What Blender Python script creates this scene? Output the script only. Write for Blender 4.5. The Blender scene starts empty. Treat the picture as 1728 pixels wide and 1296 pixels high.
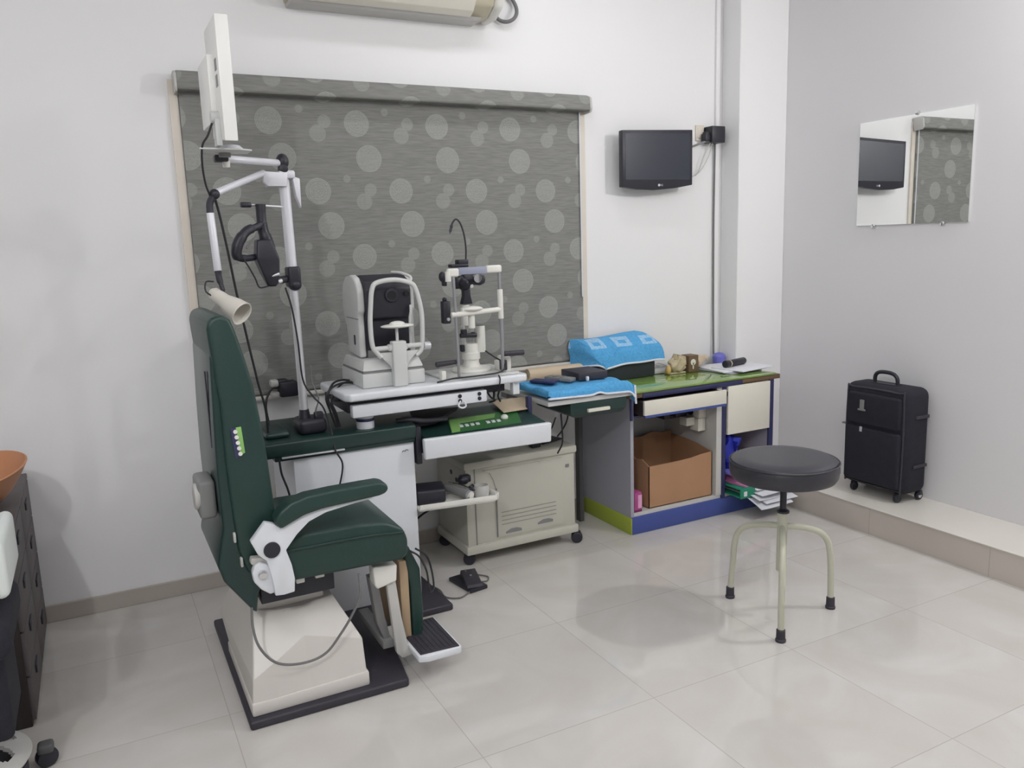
import bpy, bmesh, math, random
from mathutils import Vector, Matrix, Euler
random.seed(7)
C = bpy.context.scene.collection
PI = math.pi
# ------------------------------------------------------------------ camera
cd = bpy.data.cameras.new('camera'); cam = bpy.data.objects.new('camera', cd); C.objects.link(cam)
cd.sensor_width = 36; cd.lens = 1366.6 * 36 / 1728; cd.clip_start = 0.02
def _cam(a, b, c):
    sa, ca, sb, cb = math.sin(a), math.cos(a), math.sin(b), math.cos(b)
    f = Vector((sa*cb, ca*cb, -sb)); r = Vector((ca, -sa, 0)); d = f.cross(r)
    r2 = r*math.cos(c) + d*math.sin(c); d2 = -r*math.sin(c) + d*math.cos(c)
    m = Matrix((r2, -d2, -f)).transposed().to_4x4(); m.translation = Vector((0, 0, 1.5)); return m
cam.matrix_world = _cam(math.radians(27.24), math.radians(9.931), math.radians(1.897))
bpy.context.scene.camera = cam
# ------------------------------------------------------------------ world, exposure
w = bpy.data.worlds.new('world'); bpy.context.scene.world = w; w.use_nodes = True
w.node_tree.nodes['Background'].inputs[0].default_value = (.8, .85, 1, 1)
w.node_tree.nodes['Background'].inputs[1].default_value = .3
vs = bpy.context.scene.view_settings
vs.view_transform = 'Standard'; vs.look = 'None'; vs.gamma = 1; vs.use_curve_mapping = False
vs.exposure = 0.52
# ------------------------------------------------------------------ lights
def area(name, loc, target, sx, sy, power, col=(1, 1, 1)):
    l = bpy.data.lights.new(name, 'AREA'); l.shape = 'RECTANGLE'; l.size = sx; l.size_y = sy; l.energy = power; l.color = col
    o = bpy.data.objects.new(name, l); C.objects.link(o); o.location = loc
    o.rotation_euler = (Vector(target) - Vector(loc)).to_track_quat('-Z', 'Y').to_euler(); return o
def point(name, loc, r, power, col=(1, 1, 1)):
    l = bpy.data.lights.new(name, 'POINT'); l.shadow_soft_size = r; l.energy = power; l.color = col
    o = bpy.data.objects.new(name, l); C.objects.link(o); o.location = loc; return o
point('lamp_right_wall', (3.58, 1.36, 2.46), .022, 34, (1, .99, .98))
point('lamp_ceiling', (2.45, .45, 2.95), .06, 15, (1, .99, .98))
area('tube_back_ceiling', (1.9, 3.0, 3.07), (1.9, 2.95, .6), 1.2, .10, 4, (.97, .98, 1))
area('tube_left_wall', (-1.5, 2.4, 2.75), (.6, 2.6, .8), .8, .08, 3, (.97, .98, 1))
point('lamp_left_ceiling', (-1.0, -.45, 2.9), .05, 56, (.99, .99, 1))
area('ceiling_fill', (.3, .5, 3.08), (.3, .5, 0), 2.6, 1.8, 20, (.99, .99, 1))  # added soft overhead fill for ambient light, not a real fixture
# ------------------------------------------------------------------ materials
def new_mat(name):
    m = bpy.data.materials.new(name); m.use_nodes = True
    return m, m.node_tree, m.node_tree.nodes['Principled BSDF']
def N(t, kind, **kw):
    n = t.nodes.new(kind)
    for k, v in kw.items(): setattr(n, k, v)
    return n
def mat(name, col, rough=.5, metal=0, var=.06, scale=9, bump=0, bscale=80, coat=0, alpha=None, spec=.5):
    m, t, p = new_mat(name)
    p.inputs['Roughness'].default_value = rough; p.inputs['Metallic'].default_value = metal
    p.inputs['Specular IOR Level'].default_value = spec
    tc = N(t, 'ShaderNodeTexCoord'); nz = N(t, 'ShaderNodeTexNoise'); nz.inputs['Scale'].default_value = scale; nz.inputs['Detail'].default_value = 5
    t.links.new(tc.outputs['Object'], nz.inputs['Vector'])
    mx = N(t, 'ShaderNodeMix', data_type='RGBA')
    mx.inputs[6].default_value = tuple(c*(1-var) for c in col) + (1,)
    mx.inputs[7].default_value = tuple(min(1, c*(1+var)) for c in col) + (1,)
    t.links.new(nz.outputs['Fac'], mx.inputs[0]); t.links.new(mx.outputs[2], p.inputs['Base Color'])
    if coat: p.inputs['Coat Weight'].default_value = coat; p.inputs['Coat Roughness'].default_value = .08
    if bump:
        b = N(t, 'ShaderNodeTexNoise'); b.inputs['Scale'].default_value = bscale; b.inputs['Detail'].default_value = 3
        bp = N(t, 'ShaderNodeBump'); bp.inputs['Strength'].default_value = bump; bp.inputs['Distance'].default_value = .002
        t.links.new(tc.outputs['Object'], b.inputs['Vector']); t.links.new(b.outputs['Fac'], bp.inputs['Height']); t.links.new(bp.outputs[0], p.inputs['Normal'])
    return m
M = {}
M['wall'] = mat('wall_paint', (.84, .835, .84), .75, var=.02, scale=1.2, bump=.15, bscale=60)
M['wall_r'] = mat('wall_paint_right_shaded', (.76, .75, .765), .75, var=.02, scale=1.2, bump=.15, bscale=60)  # same paint, darkened in colour for the dim grazing light on this wall
M['wall_far'] = mat('unseen_wall_low_bounce', (.42, .42, .42), .8, var=.03, scale=1.2)  # unseen walls, greyed to cut bounce and strengthen the shadows
M['ceil'] = mat('ceiling_paint', (.60, .60, .60), .8, var=.02, scale=1.2)  # out-of-view ceiling, also toned down to reduce bounced light
M['base'] = mat('skirting_tile', (.47, .43, .385), .35, var=.1, scale=4)
M['riser'] = mat('riser_tile', (.58, .525, .475), .3, var=.14, scale=2.2)
M['ledge'] = mat('ledge_tile', (.70, .67, .62), .2, var=.05, scale=3)
M['white'] = mat('white_enamel', (.74, .76, .80), .35, var=.02)
M['warmwhite'] = mat('warm_white_plastic', (.78, .77, .72), .4, var=.02)
M['cream'] = mat('cream_plastic', (.70, .665, .60), .4, var=.03)
M['creamlam'] = mat('cream_laminate', (.76, .73, .64), .4, var=.03)
M['shell'] = mat('grey_white_plastic', (.62, .63, .62), .4, var=.02)
M['basebox'] = mat('moulded_base_cover', (.66, .63, .59), .38, var=.03)
M['groove'] = mat('shaded_groove_plastic', (.30, .295, .25), .6, var=.05)
M['beige'] = mat('beige_metal', (.55, .54, .47), .45, var=.04)
M['green'] = mat('dark_green_vinyl', (.014, .042, .035), .42, var=.18, bump=.2, bscale=180)
M['greenmetal'] = mat('dark_green_metal', (.013, .038, .034), .3, var=.1)
M['lime'] = mat('lime_label', (.25, .50, .14), .4, var=.05)
M['midgreen'] = mat('panel_green', (.03, .16, .04), .35, var=.05)
M['black'] = mat('black_plastic', (.020, .020, .030), .42, var=.2)
M['blackrub'] = mat('black_rubber', (.036, .033, .044), .55, var=.2, bump=.3, bscale=120)
M['blackfab'] = mat('black_fabric', (.013, .013, .022), .85, var=.3, scale=30, bump=.6, bscale=400)
M['stoolvinyl'] = mat('stool_vinyl', (.034, .033, .042), .36, var=.1, bump=.2, bscale=200)
M['screen'] = mat('dark_screen', (.022, .027, .042), .25, var=.05, coat=.5)
M['slate'] = mat('dark_slate_plastic', (.022, .028, .036), .5, var=.1)
M['silver'] = mat('brushed_metal', (.64, .64, .67), .35, metal=.45, var=.05)
M['chrome'] = mat('chrome', (.75, .75, .77), .15, metal=1, var=.02)
M['tubegrey'] = mat('pale_tube_enamel', (.72, .72, .77), .35, metal=.1, var=.03)
M['greypl'] = mat('grey_plastic', (.22, .22, .22), .45, var=.08)
M['darkgrey'] = mat('dark_grey_metal', (.10, .10, .105), .5, var=.06)
M['post'] = mat('satin_steel', (.36, .36, .38), .35, metal=.5, var=.04)
M['greyblue'] = mat('grey_blue_plastic', (.30, .32, .42), .45, var=.05)
M['stoolpaint'] = mat('stool_paint', (.55, .55, .44), .35, var=.04)
M['shelflam'] = mat('pale_grey_laminate', (.62, .61, .58), .45, var=.03)
M['monitorwhite'] = mat('glossy_white_plastic', (.90, .90, .87), .3, var=.01)
M['greypanel'] = mat('grey_laminate', (.36, .36, .41), .5, var=.04)
M['blue'] = mat('blue_laminate', (.055, .085, .30), .4, var=.12, scale=5)
M['darkblue'] = mat('dark_blue_edge', (.035, .038, .11), .45, var=.15)
M['brown'] = mat('brown_edge', (.16, .10, .055), .5, var=.2)
M['limepanel'] = mat('lime_panel', (.36, .44, .055), .45, var=.05)
M['glass'] = mat('green_glass_top', (.20, .33, .07), .05, var=.2, scale=6, coat=.6)  # base colour lightened to include the wall's reflection in the glass
M['card'] = mat('cardboard', (.42, .235, .13), .8, var=.12, scale=7)
M['kraft'] = mat('kraft_paper', (.62, .50, .36), .6, var=.1)
M['pink'] = mat('pink_card', (.42, .07, .25), .45, var=.3, scale=25)
M['paler'] = mat('pale_pink_card', (.72, .36, .55), .5, var=.15, scale=40)
M['maroon'] = mat('maroon_card', (.16, .02, .09), .5, var=.15)
M['pinkf'] = mat('pink_folder', (.62, .20, .42), .5, var=.1)
M['greenf'] = mat('green_binder', (.02, .24, .14), .45, var=.1)
M['bluef'] = mat('blue_bag', (.02, .03, .35), .4, var=.25, scale=14)
M['purple'] = mat('violet_plastic', (.16, .16, .55), .3, var=.05)
M['paper'] = mat('paper', (.74, .75, .80), .7, var=.04)
M['tan'] = mat('tan_padding', (.45, .33, .21), .7, var=.1)
M['ac'] = mat('yellowed_plastic', (.52, .48, .36), .45, var=.04)
M['acgrey'] = mat('grey_trim_plastic', (.52, .51, .49), .5, var=.03)
M['cable'] = mat('grey_cable', (.16, .16, .16), .5, var=.05)
M['blackcable'] = mat('black_cable', (.02, .02, .024), .5, var=.05)
M['orange'] = mat('orange_plastic', (.56, .26, .13), .5, var=.08)
M['yellow'] = mat('yellow_plastic', (.62, .42, .16), .5, var=.1)
M['darkwood'] = mat('dark_drawer_front', (.105, .088, .092), .55, var=.25, scale=12)
M['darkside'] = mat('dark_cabinet_side', (.028, .020, .020), .5, var=.25, scale=6)
M['palegreen'] = mat('pale_backrest_plastic', (.66, .70, .68), .35, var=.03)
M['trimcream'] = mat('cream_frame', (.72, .66, .58), .5, var=.03)
M['lens'] = mat('lens_glass', (.01, .01, .015), .05, var=.05, coat=.5)
M['beigebrown'] = mat('crumpled_beige', (.50, .42, .28), .7, var=.35, scale=60)
M['mirror'] = mat('mirror_glass', (.93, .94, .93), .01, metal=1, var=.0)
# floor: 0.626 m glossy vitrified tiles, thin joints
def floor_mat():
    m, t, p = new_mat('vitrified_floor_tiles')
    g = N(t, 'ShaderNodeNewGeometry'); sp = N(t, 'ShaderNodeSeparateXYZ'); t.links.new(g.outputs['Position'], sp.inputs[0])
    def joint(out, off):
        a = N(t, 'ShaderNodeMath', operation='ADD'); a.inputs[1].default_value = 12.52 - off + .3128; t.links.new(out, a.inputs[0])
        b = N(t, 'ShaderNodeMath', operation='DIVIDE'); b.inputs[1].default_value = .6257; t.links.new(a.outputs[0], b.inputs[0])
        c = N(t, 'ShaderNodeMath', operation='FRACT'); t.links.new(b.outputs[0], c.inputs[0])
        d = N(t, 'ShaderNodeMath', operation='SUBTRACT'); d.inputs[1].default_value = .5; t.links.new(c.outputs[0], d.inputs[0])
        e = N(t, 'ShaderNodeMath', operation='ABSOLUTE'); t.links.new(d.outputs[0], e.inputs[0])
        f = N(t, 'ShaderNodeMath', operation='LESS_THAN'); f.inputs[1].default_value = .0026; t.links.new(e.outputs[0], f.inputs[0])
        fl = N(t, 'ShaderNodeMath', operation='ROUND'); t.links.new(b.outputs[0], fl.inputs[0])
        return f.outputs[0], fl.outputs[0]
    jx, cx = joint(sp.outputs['X'], .892 % .6257); jy, cy = joint(sp.outputs['Y'], 1.9925 % .6257)
    mxj = N(t, 'ShaderNodeMath', operation='MAXIMUM'); t.links.new(jx, mxj.inputs[0]); t.links.new(jy, mxj.inputs[1])
    cb = N(t, 'ShaderNodeCombineXYZ'); t.links.new(cx, cb.inputs[0]); t.links.new(cy, cb.inputs[1])
    wn = N(t, 'ShaderNodeTexWhiteNoise'); t.links.new(cb.outputs[0], wn.inputs['Vector'])
    sc = N(t, 'ShaderNodeVectorMath', operation='SCALE'); sc.inputs['Scale'].default_value = 9; t.links.new(wn.outputs['Color'], sc.inputs[0])
    ad = N(t, 'ShaderNodeVectorMath', operation='ADD'); t.links.new(g.outputs['Position'], ad.inputs[0]); t.links.new(sc.outputs[0], ad.inputs[1])
    nz = N(t, 'ShaderNodeTexNoise'); nz.inputs['Scale'].default_value = 2.6; nz.inputs['Detail'].default_value = 7; nz.inputs['Distortion'].default_value = 1.2
    t.links.new(ad.outputs[0], nz.inputs['Vector'])
    r = N(t, 'ShaderNodeValToRGB'); e = r.color_ramp.elements
    e[0].position = .3; e[0].color = (.575, .545, .505, 1); e[1].position = .72; e[1].color = (.645, .63, .605, 1)
    x = e.new(.5); x.color = (.60, .575, .545, 1)
    t.links.new(nz.outputs['Fac'], r.inputs[0])
    mx = N(t, 'ShaderNodeMix', data_type='RGBA'); t.links.new(mxj.outputs[0], mx.inputs[0]); t.links.new(r.outputs[0], mx.inputs[6]); mx.inputs[7].default_value = (.47, .44, .41, 1)
    t.links.new(mx.outputs[2], p.inputs['Base Color'])
    p.inputs['Roughness'].default_value = .055; p.inputs['Specular IOR Level'].default_value = .5
    return m
M['floor'] = floor_mat()
# blind cloth: heathered grey with a repeat of pale discs
def blind_mat(name, dz):
    m, t, p = new_mat(name)
    g = N(t, 'ShaderNodeNewGeometry')
    mp = N(t, 'ShaderNodeMapping'); mp.inputs['Scale'].default_value = (9, 9, 100); t.links.new(g.outputs['Position'], mp.inputs[0])
    nz = N(t, 'ShaderNodeTexNoise'); nz.inputs['Scale'].default_value = 1.6; nz.inputs['Detail'].default_value = 6; t.links.new(mp.outputs[0], nz.inputs['Vector'])
    r = N(t, 'ShaderNodeValToRGB'); e = r.color_ramp.elements
    e[0].position = .33; e[0].color = (.205, .206, .194, 1); e[1].position = .68; e[1].color = (.262, .262, .250, 1)
    t.links.new(nz.outputs['Fac'], r.inputs[0])
    fine = N(t, 'ShaderNodeTexNoise'); fine.inputs['Scale'].default_value = 90; fine.inputs['Detail'].default_value = 4; t.links.new(g.outputs['Position'], fine.inputs['Vector'])
    sp = N(t, 'ShaderNodeSeparateXYZ'); t.links.new(g.outputs['Position'], sp.inputs[0])
    def math_(op, a, b=None, c=None):
        n = N(t, 'ShaderNodeMath', operation=op)
        for i, v in enumerate((a, b, c)):
            if v is None: continue
            if isinstance(v, (int, float)): n.inputs[i].default_value = v
            else: t.links.new(v, n.inputs[i])
        return n.outputs[0]
    acc = None
    PX, PZ = .3915, .5950
    def dist(cx, cz):
        # distance to the nearest lattice copy of (cx, cz)
        fx = math_('MULTIPLY', math_('SUBTRACT', math_('FRACT', math_('ADD', math_('DIVIDE', math_('SUBTRACT', sp.outputs['X'], cx), PX), 20.5)), .5), PX)
        fz = math_('MULTIPLY', math_('SUBTRACT', math_('FRACT', math_('ADD', math_('DIVIDE', math_('SUBTRACT', sp.outputs['Z'], cz + dz), PZ), 20.5)), .5), PZ)
        return math_('SQRT', math_('ADD', math_('MULTIPLY', fx, fx), math_('MULTIPLY', fz, fz)))
    for (dx_, dz_, rr, kind) in ((0, 0, .0575, 'g'), (.049, -.153, .060, 'r'), (.015, .250, .037, 'm'), (.043, -.297 + .305, .0, 'x'), (.0475, .3025, .029, 'm'), (.068, -.156 + .0, .0, 'x'), (.068 + .1958, -.156, .0, 'x'), (.0695 + 0.196, .142, .026, 'm'), (-.061, -.243, .017, 'm')):
        if rr == 0: continue
        for (ox, oz) in ((0, 0), (PX/2, PZ/2)):
            d = dist(1.157 + dx_ + ox, 2.051 + dz_ + oz)
            d = math_('ADD', d, math_('MULTIPLY', math_('SUBTRACT', fine.outputs['Fac'], .5), .006))
            disc = math_('LESS_THAN', d, rr)
            if kind in 'gr':
                rings = math_('ADD', math_('MULTIPLY', math_('SINE', math_('MULTIPLY', d, 900 if kind == 'r' else 560)), .14), .78)
                edge = math_('GREATER_THAN', d, rr - .004)
                v = math_('MULTIPLY', disc, math_('MAXIMUM', rings, edge))
            else: v = math_('MULTIPLY', disc, .6)
            acc = v if acc is None else math_('MAXIMUM', acc, v)
    wob = math_('MULTIPLY', acc, math_('ADD', math_('MULTIPLY', fine.outputs['Fac'], .8), .25))
    mx = N(t, 'ShaderNodeMix', data_type='RGBA'); t.links.new(wob, mx.inputs[0]); t.links.new(r.outputs[0], mx.inputs[6]); mx.inputs[7].default_value = (.40, .41, .38, 1)
    t.links.new(mx.outputs[2], p.inputs['Base Color']); p.inputs['Roughness'].default_value = .8
    p.inputs['Specular IOR Level'].default_value = .25
    return m
M['blind'] = blind_mat('patterned_blind_cloth', 0)
M['valance'] = blind_mat('patterned_valance_cloth', -.085)
def towel_mat(name, pat):
    m, t, p = new_mat(name)
    tc = N(t, 'ShaderNodeTexCoord'); nz = N(t, 'ShaderNodeTexNoise'); nz.inputs['Scale'].default_value = 90; nz.inputs['Detail'].default_value = 4
    t.links.new(tc.outputs['Object'], nz.inputs['Vector'])
    mx = N(t, 'ShaderNodeMix', data_type='RGBA'); mx.inputs[6].default_value = (.045, .27, .58, 1); mx.inputs[7].default_value = (.14, .48, .82, 1)
    t.links.new(nz.outputs['Fac'], mx.inputs[0]); out = mx.outputs[2]
    if pat:
        mp = N(t, 'ShaderNodeMapping'); mp.inputs['Location'].default_value = (.02, 0, 0); t.links.new(tc.outputs['Object'], mp.inputs[0])
        s = N(t, 'ShaderNodeSeparateXYZ'); t.links.new(mp.outputs[0], s.inputs[0])
        def m1(op, a, b=None):
            n = N(t, 'ShaderNodeMath', operation=op)
            for i, v in enumerate((a, b)):
                if v is None: continue
                if isinstance(v, (int, float)): n.inputs[i].default_value = v
                else: t.links.new(v, n.inputs[i])
            return n.outputs[0]
        fx = m1('ABSOLUTE', m1('SUBTRACT', m1('FRACT', m1('DIVIDE', s.outputs['X'], .165)), .5))
        fz = m1('ABSOLUTE', m1('SUBTRACT', s.outputs['Z'], .150))
        inx = m1('LESS_THAN', fx, .30); inz = m1('LESS_THAN', fz, .022)
        hol = m1('MULTIPLY', m1('LESS_THAN', fx, .14), m1('LESS_THAN', fz, .008))
        k = m1('MULTIPLY', m1('MULTIPLY', inx, inz), m1('SUBTRACT', 1.0, hol))
        k = m1('MULTIPLY', k, m1('MULTIPLY', nz.outputs['Fac'], 1.1))
        m2 = N(t, 'ShaderNodeMix', data_type='RGBA'); t.links.new(k, m2.inputs[0]); t.links.new(out, m2.inputs[6]); m2.inputs[7].default_value = (.50, .68, .85, 1); out = m2.outputs[2]
    t.links.new(out, p.inputs['Base Color']); p.inputs['Roughness'].default_value = .95
    bp = N(t, 'ShaderNodeBump'); bp.inputs['Strength'].default_value = .7; bp.inputs['Distance'].default_value = .004
    t.links.new(nz.outputs['Fac'], bp.inputs['Height']); t.links.new(bp.outputs[0], p.inputs['Normal'])
    return m
M['towel'] = towel_mat('blue_terry', False); M['towelp'] = towel_mat('blue_terry_jacquard', True)
# ------------------------------------------------------------------ mesh helpers
class MB:
    def __init__(s): s.bm = bmesh.new()
    def _merge(s, b, mtx=None):
        if mtx is not None: bmesh.ops.transform(b, matrix=mtx, verts=b.verts)
        bmesh.ops.recalc_face_normals(b, faces=b.faces)
        me = bpy.data.meshes.new('tmp'); b.to_mesh(me); b.free(); s.bm.from_mesh(me); bpy.data.meshes.remove(me); return s
    def _bev(s, b, r, seg, edges=None):
        if r > 0: bmesh.ops.bevel(b, geom=list(edges if edges is not None else b.edges), offset=r, segments=seg, affect='EDGES', profile=.5, clamp_overlap=True)
    def box(s, x0, x1, y0, y1, z0, z1, r=0, seg=2, rot=0, piv=None, mtx=None):
        b = bmesh.new(); bmesh.ops.create_cube(b, size=1)
        for v in b.verts: v.co = Vector((x0 + (v.co.x+.5)*(x1-x0), y0 + (v.co.y+.5)*(y1-y0), z0 + (v.co.z+.5)*(z1-z0)))
        s._bev(b, r, seg)
        if rot:
            p = Vector(piv or ((x0+x1)/2, (y0+y1)/2, 0)); mtx = Matrix.Translation(p) @ Matrix.Rotation(rot, 4, 'Z') @ Matrix.Translation(-p)
        return s._merge(b, mtx)
    def taper(s, bot, top, z0, z1, r=0, seg=2):
        # bot/top = (x0,x1,y0,y1)
        return s.loft([[(bot[0], bot[2], z0), (bot[1], bot[2], z0), (bot[1], bot[3], z0), (bot[0], bot[3], z0)], [(top[0], top[2], z1), (top[1], top[2], z1), (top[1], top[3], z1), (top[0], top[3], z1)]], r, seg)
    def loft(s, rings, r=0, seg=2, cap=True):
        b = bmesh.new(); vr = [[b.verts.new(p) for p in R] for R in rings]; n = len(rings[0])
        for A, B in zip(vr, vr[1:]):
            for i in range(n): b.faces.new((A[i], A[(i+1) % n], B[(i+1) % n], B[i]))
        if cap: b.faces.new(vr[0][::-1]); b.faces.new(vr[-1])
        bmesh.ops.recalc_face_normals(b, faces=b.faces); s._bev(b, r, seg); return s._merge(b)
    def prism(s, poly, axis, a, bb, r=0, seg=2):
        # poly = list of 2D points in the remaining axes (in xyz order)
        b = bmesh.new()
        def P(u, v, w): return {'x': (w, u, v), 'y': (u, w, v), 'z': (u, v, w)}[axis]
        A = [b.verts.new(P(u, v, a)) for u, v in poly]; B = [b.verts.new(P(u, v, bb)) for u, v in poly]; n = len(poly)
        b.faces.new(A); b.faces.new(B[::-1])
        for i in range(n): b.faces.new((A[i], B[i], B[(i+1) % n], A[(i+1) % n]))
        bmesh.ops.recalc_face_normals(b, faces=b.faces); s._bev(b, r, seg); return s._merge(b)
    def cyl(s, p0, p1, r0, r1=None, n=24, r=0, seg=2):
        p0, p1 = Vector(p0), Vector(p1); r1 = r0 if r1 is None else r1; L = (p1-p0).length
        b = bmesh.new(); bmesh.ops.create_cone(b, cap_ends=True, segments=n, radius1=r0, radius2=r1, depth=L)
        if r: s._bev(b, r, seg, [e for e in b.edges if abs(e.verts[0].co.z - e.verts[1].co.z) < 1e-6])
        q = (p1-p0).to_track_quat('Z', 'Y').to_matrix().to_4x4(); return s._merge(b, Matrix.Translation((p0+p1)/2) @ q)
    def ball(s, c, rx, ry=None, rz=None, n=20):
        b = bmesh.new(); bmesh.ops.create_uvsphere(b, u_segments=n, v_segments=n//2, radius=1)
        return s._merge(b, Matrix.Translation(Vector(c)) @ Matrix.Diagonal((rx, ry or rx, rz or rx, 1)))
    def lathe(s, prof, c=(0, 0, 0), n=40, mtx=None):
        b = bmesh.new(); rings = []
        for (r, z) in prof:
            rings.append([b.verts.new((r*math.cos(2*PI*i/n), r*math.sin(2*PI*i/n), z)) for i in range(n)] if r > 1e-6 else [b.verts.new((0, 0, z))])
        for A, B in zip(rings, rings[1:]):
            for i in range(n):
                j = (i+1) % n
                if len(A) == 1 and len(B) == 1: continue
                if len(A) == 1: b.faces.new((A[0], B[j], B[i]))
                elif len(B) == 1: b.faces.new((A[i], A[j], B[0]))
                else: b.faces.new((A[i], A[j], B[j], B[i]))
        return s._merge(b, Matrix.Translation(Vector(c)) @ (mtx or Matrix.Identity(4)))
    def tube(s, pts, r, n=10, sub=6, closed=False, smooth=True):
        P = [Vector(p) for p in pts]
        if smooth and len(P) > 2:
            Q = []; m = len(P)
            for i in range(m if closed else m-1):
                p0 = P[(i-1) % m] if (closed or i > 0) else P[0]*2-P[1]; p1 = P[i]; p2 = P[(i+1) % m]; p3 = P[(i+2) % m] if (closed or i+2 < m) else P[-1]*2-P[-2]
                for k in range(sub):
                    t = k/sub; Q.append(.5*((2*p1) + (p2-p0)*t + (2*p0-5*p1+4*p2-p3)*t*t + (3*p1-p0-3*p2+p3)*t**3))
            if not closed: Q.append(P[-1])
            P = Q
        b = bmesh.new(); rings = []; up = None; m = len(P)
        for i, p in enumerate(P):
            d = ((P[(i+1) % m] if (closed or i+1 < m) else p) - (P[i-1] if (closed or i > 0) else p)).normalized()
            if up is None: up = d.orthogonal().normalized()
            up = (up - d*up.dot(d)).normalized(); sd = d.cross(up)
            rr = r[min(len(r)-1, int(i/(m-1)*(len(r)-1)+.5))] if isinstance(r, (list, tuple)) else r
            rings.append([b.verts.new(p + (up*math.cos(2*PI*k/n) + sd*math.sin(2*PI*k/n))*rr) for k in range(n)])
        for i in range(m if closed else m-1):
            A, B = rings[i], rings[(i+1) % m]
            for k in range(n): b.faces.new((A[k], A[(k+1) % n], B[(k+1) % n], B[k]))
        if not closed: b.faces.new(rings[0][::-1]); b.faces.new(rings[-1])
        return s._merge(b)
    def grid(s, f, nu, nv, thick=0):
        b = bmesh.new(); V = [[b.verts.new(f(i/nu, j/nv)) for j in range(nv+1)] for i in range(nu+1)]
        for i in range(nu):
            for j in range(nv): b.faces.new((V[i][j], V[i+1][j], V[i+1][j+1], V[i][j+1]))
        if thick:
            bmesh.ops.recalc_face_normals(b, faces=b.faces); bmesh.ops.solidify(b, geom=list(b.faces), thickness=thick)
        return s._merge(b)
    def build(s, name, m, parent=None, angle=35, org=None):
        root = parent
        while root is not None and root.parent is not None: root = root.parent
        o_ = Vector(root.location) if root is not None else Vector(org or (0, 0, 0))
        if root is None and org is None:
            xs = [v.co for v in s.bm.verts]
            o_ = Vector(((min(v.x for v in xs)+max(v.x for v in xs))/2, (min(v.y for v in xs)+max(v.y for v in xs))/2, min(v.z for v in xs)))
        for v in s.bm.verts: v.co -= o_
        me = bpy.data.meshes.new(name); s.bm.to_mesh(me); s.bm.free(); me.materials.append(m)
        me.polygons.foreach_set('use_smooth', [True]*len(me.polygons)); me.set_sharp_from_angle(angle=math.radians(angle))
        o = bpy.data.objects.new(name, me); C.objects.link(o)
        if parent is not None: o.parent = parent
        else: o.location = o_
        return o
def thing(name, label, cat, loc, group=None):
    o = bpy.data.objects.new(name, None); o.empty_display_size = .05; C.objects.link(o); o.location = loc
    return tag(o, label, cat, group)
def tag(o, label, cat, group=None):
    o['label'] = label; o['category'] = cat
    if group: o['group'] = group
    return o
def struct(o): o['kind'] = 'structure'; return o
def flip(name, m, quad, parent=None):
    b = MB(); vs_ = [b.bm.verts.new(p) for p in quad]; b.bm.faces.new(vs_); return b.build(name, m, parent)
def text(body, name, m, parent, loc, rot, size, ext=.0004):
    cu = bpy.data.curves.new(name, 'FONT'); cu.body = body; cu.size = size; cu.extrude = ext; cu.align_x = 'CENTER'; cu.align_y = 'CENTER'
    t = bpy.data.objects.new('t', cu); C.objects.link(t); bpy.context.view_layer.update()
    me = bpy.data.meshes.new_from_object(t); bpy.data.objects.remove(t)
    me.transform(Matrix.Translation(Vector(loc)) @ Euler(rot).to_matrix().to_4x4())
    root = parent
    while root.parent is not None: root = root.parent
    me.transform(Matrix.Translation(-Vector(root.location)))
    me.materials.clear(); me.materials.append(m)
    o = bpy.data.objects.new(name, me); C.objects.link(o); o.parent = parent; return o
# ------------------------------------------------------------------ room shell
W = 3.72; XR = 3.683; XL = -1.9; YF = -2.0; ZC = 3.1
struct(MB().box(XL-.1, XR+.1, YF-.1, W+.1, -.1, 0).build('floor', M['floor'], org=(0, 0, 0)))
struct(MB().box(XL-.1, XR+.1, YF-.1, W+.1, ZC, ZC+.1).build('ceiling', M['ceil'], org=(0, 0, 0)))
# back wall with a window opening behind the blind
b = MB(); wx0, wx1, wz0, wz1 = .46, 2.30, .90, 2.12
b.box(XL, wx0, W, W+.15, 0, ZC).box(wx1, XR, W, W+.15, 0, ZC).box(wx0, wx1, W, W+.15, 0, wz0).box(wx0, wx1, W, W+.15, wz1, ZC)
struct(b.build('wall_back', M['wall'], org=(0, 0, 0)))
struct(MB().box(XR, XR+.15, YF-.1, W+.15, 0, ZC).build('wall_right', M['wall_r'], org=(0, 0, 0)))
struct(MB().box(XL-.15, XL, YF-.1, W+.15, 0, ZC).build('wall_left', M['wall_far'], org=(0, 0, 0)))
struct(MB().box(XL-.1, XR+.1, YF-.15, YF, 0, ZC).build('wall_front', M['wall_far'], org=(0, 0, 0)))
struct(MB().box(3.325, XR, 3.576, W, .142, ZC, .004, 1).build('wall_corner_column', M['wall'], org=(0, 0, 0)))
struct(MB().box(XL, 2.335, W-.012, W, 0, .072, .002, 1).build('baseboard_back', M['base'], org=(0, 0, 0)))
led = struct(MB().box(3.334, XR, YF, W, 0, .136).build('trim_1', M['riser'], org=(0, 0, 0)))
b = MB().box(3.328, XR, YF, W, .136, .142, .001, 1); o = b.build('ledge_top', M['ledge'], led)
b = MB()
for yy in (.77, 1.396, 2.012, 2.625, 3.26): b.box(3.3332, 3.3342, yy-.0015, yy+.0015, 0, .136)
b.build('tile_joint', M['base'], led)
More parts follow.
